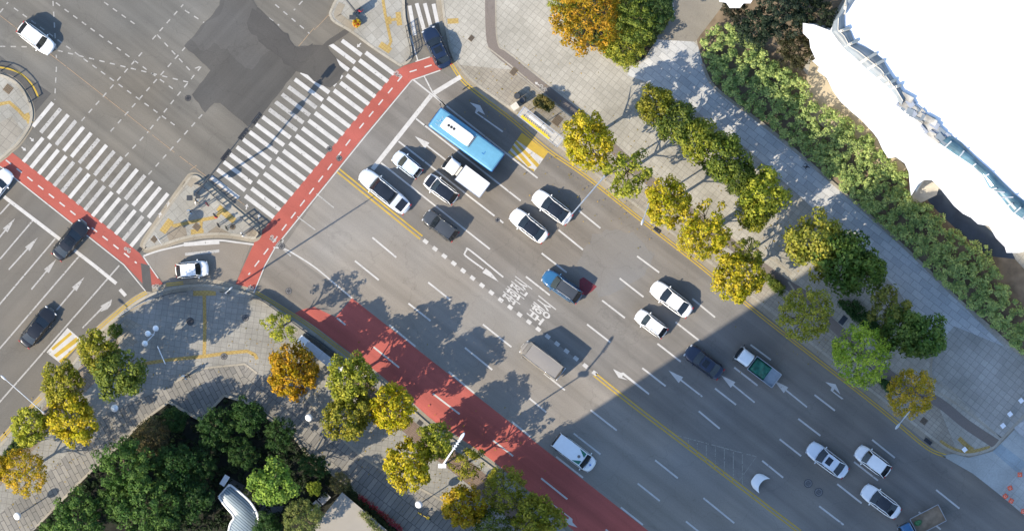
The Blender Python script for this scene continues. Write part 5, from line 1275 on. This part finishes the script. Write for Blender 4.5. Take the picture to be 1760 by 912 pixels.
for x, y, s_, m_, z, lb in ((14,153,(.42,.42),M_GRATE,KZ+.03,'square rusty grate on the left island'),(265,411,(.30,.30),M_GRATE,KZ+.03,'square rusty grate at the west tip of the triangular island'),(338,390,(.38,.34),M_GRATE,KZ+.03,'square reddish grate between the tactile strips of the island'),
    (906,208,(.45,.2),M_BLACK,.035,'black gutter drain in front of the bus shelter'),(1130,395,(.42,.2),M_BLACK,.035,'black gutter drain below the dense yellow tree'),(1595,758,(.45,.2),M_BLACK,KZ+.035,'dark drain near the end of the yellow line'),(1588,723,(.34,.34),M_GRATE,Z3+.02,'brown square cover right of the orange olive tree'),
    (958,207,(.42,.55),M_GRATE,Z3+.02,'brown tree grate right of the bus shelter'),(883,123,(.3,.42),M_GRATE,Z3+.02,'brown grate beside the cycle track arrow'),(1449,550,(.3,.5),M_NAVY,Z3+.02,'dark blue rectangular hatch in the shaded pavement'),(722,726,(.3,.26),M_IRON,KZ+.03,'small dark drain cover in the red bay near the yellow tree'),(696,9,(.22,.28),M_IRON,.03,'dark square drain at the upper crossing'),(240,429,(.2,.28),M_IRON,.03,'small drain left of the triangular island tip'),(810,66,(.24,.3),M_GRATE,Z3+.02,'tree grate on the upper pavement right of the navy car')): cover(x, y, 0, m_, lb, 'drain_grate', z, s_)

# ================================================================ PEOPLE
SKIN = plain('skin', (.42,.26,.18), .6); HAIR = plain('hair_black', (.012,.010,.009), .5)
def person_mesh(pose):
    """One continuous figure: Skin modifier over a jointed skeleton, facing +x."""
    w_ = pose == 'walk'; st = .26 if w_ else .04
    J = {'pelvis': (0,0,.95,.135), 'belly': (0,0,1.10,.125), 'chest': (.01,0,1.30,.145), 'neck': (.015,0,1.47,.06), 'chin': (.03,0,1.53,.062), 'head': (.03,0,1.62,.095), 'crown': (.015,0,1.71,.07)}
    E = [('pelvis','belly'),('belly','chest'),('chest','neck'),('neck','chin'),('chin','head'),('head','crown')]
    for s_, n in ((1,'l'),(-1,'r')):
        k = s_*st
        J['sh'+n] = (0,s_*.19,1.40,.068); J['el'+n] = (-k*.45-.02,s_*.25,1.13,.046); J['wr'+n] = (-k*.9+.10,s_*.24,.90,.034); J['ha'+n] = (-k*.95+.13,s_*.235,.82,.036)
        J['hi'+n] = (0,s_*.10,.88,.095); J['kn'+n] = (k*.6+.03,s_*.10,.50,.064); J['an'+n] = (k*.9-(.10 if (w_ and s_ < 0) else 0),s_*.10,.10,.044); J['to'+n] = (k*.9+.14,s_*.12,.045,.038)
        E += [('chest','sh'+n),('sh'+n,'el'+n),('el'+n,'wr'+n),('wr'+n,'ha'+n),('pelvis','hi'+n),('hi'+n,'kn'+n),('kn'+n,'an'+n),('an'+n,'to'+n)]
    names = list(J); idx = {n: i for i, n in enumerate(names)}
    me = bpy.data.meshes.new('p'); me.from_pydata([J[n][:3] for n in names], [(idx[a], idx[b]) for a, b in E], [])
    o = bpy.data.objects.new('p', me); COL.objects.link(o); o.modifiers.new('s', 'SKIN'); sv = me.skin_vertices[0].data
    for i, n in enumerate(names): sv[i].radius = (J[n][3], J[n][3]); sv[i].use_root = (i == 0)
    o.modifiers.new('d', 'SUBSURF').levels = 1
    dg = bpy.context.evaluated_depsgraph_get(); out = bpy.data.meshes.new_from_object(o.evaluated_get(dg)); bpy.data.objects.remove(o)
    out.materials.clear()
    for _ in range(4): out.materials.append(SKIN)
    for p in out.polygons:
        c = p.center; p.use_smooth = True
        p.material_index = 0 if (c.z > 1.47 or (abs(c.y) > .19 and c.z < .92 and c.z > .74)) else 1 if c.z > .97 or (abs(c.y) > .17 and c.z > .85) else 3 if c.z < .09 else 2
    return out
PM = {'stand': person_mesh('stand'), 'walk': person_mesh('walk')}
def cloth(n, c): return MATS.get(n) or plain(n, c, .85)
def person(px, py, ang, pose, top, legs, label, hair=True, bag=None, hat=None, cap=None):
    o = bpy.data.objects.new('person', PM[pose]); COL.objects.link(o); o.location = P(px, py, KZ+.005); o.rotation_euler = (0, 0, R(ang))
    for i, m_ in ((1, top), (2, legs), (3, M_BLACK)): o.material_slots[i].link = 'OBJECT'; o.material_slots[i].material = m_
    tag(o, label, 'person', None)
    MB().sphere((.005, 0, 1.67), .115, 1.05, .98, .85, 12, 8).build('hair', hat or HAIR, o, True)
    return o
DK = cloth('cloth_dark', (.02,.02,.025)); JN = cloth('cloth_denim', (.05,.08,.13)); RD = cloth('cloth_red', (.40,.03,.04)); MR = cloth('cloth_maroon', (.13,.02,.035)); WH = cloth('cloth_white', (.68,.67,.64)); BLs = cloth('cloth_blue', (.08,.16,.28)); GRY = cloth('cloth_olive', (.06,.07,.05)); TN = cloth('cloth_tan', (.35,.28,.2))
person(356, 351, 40, 'stand', MR, DK, 'person in a maroon top behind the island railing', hat=cloth('hair_brown', (.05,.02,.02)))
person(338, 346, -60, 'walk', WH, TN, 'person in a white top beside the signal mast')
person(327, 364, 200, 'walk', BLs, JN, 'person in a blue top walking across the island')
person(369, 370, 40, 'stand', DK, DK, 'person in dark clothes on the tactile path with a red bag')
person(375, 387, 30, 'stand', DK, DK, 'person in black nearest the pale middle of the island')
person(389, 392, 30, 'stand', GRY, DK, 'person in dark olive next to the round tree grate')
person(416, 403, 30, 'stand', WH, JN, 'person in white shirt and jeans at the island kerb')
person(318, 648, 200, 'walk', BLs, DK, 'left one of two people walking on the plaza')
person(324, 645, 200, 'walk', GRY, JN, 'right one of two people walking on the plaza')
person(618, 19, 60, 'walk', RD, DK, 'person in a red jacket on the upper island', hat=cloth('cap_red', (.35,.03,.04)))
person(445, 400, 30, 'stand', DK, DK, 'person in black at the island tip beside the red path')
person(1386, 287, 150, 'walk', JN, DK, 'person in dark blue walking on the granite path')
for x, y, z, c_, lb in ((371.5, 373, .75, RD, 'red bag carried by the person on the tactile path'),):
    b_ = empty('shoulder_bag', P(x, y, KZ+.72)); tag(b_, lb, 'bag'); MB().sphere((0, 0, .16), .17, 1.2, .8, 1.0, 12, 8).build('bag_body', c_, b_, True)
    st_ = MB(); pts = [(math.cos(t*.524)*.16, 0, .26+math.sin(t*.524)*.36) for t in range(7)]
    for i in range(6): st_.tube(pts[i], pts[i+1], .015, n=5)
    st_.build('strap', M_BLACK, b_)
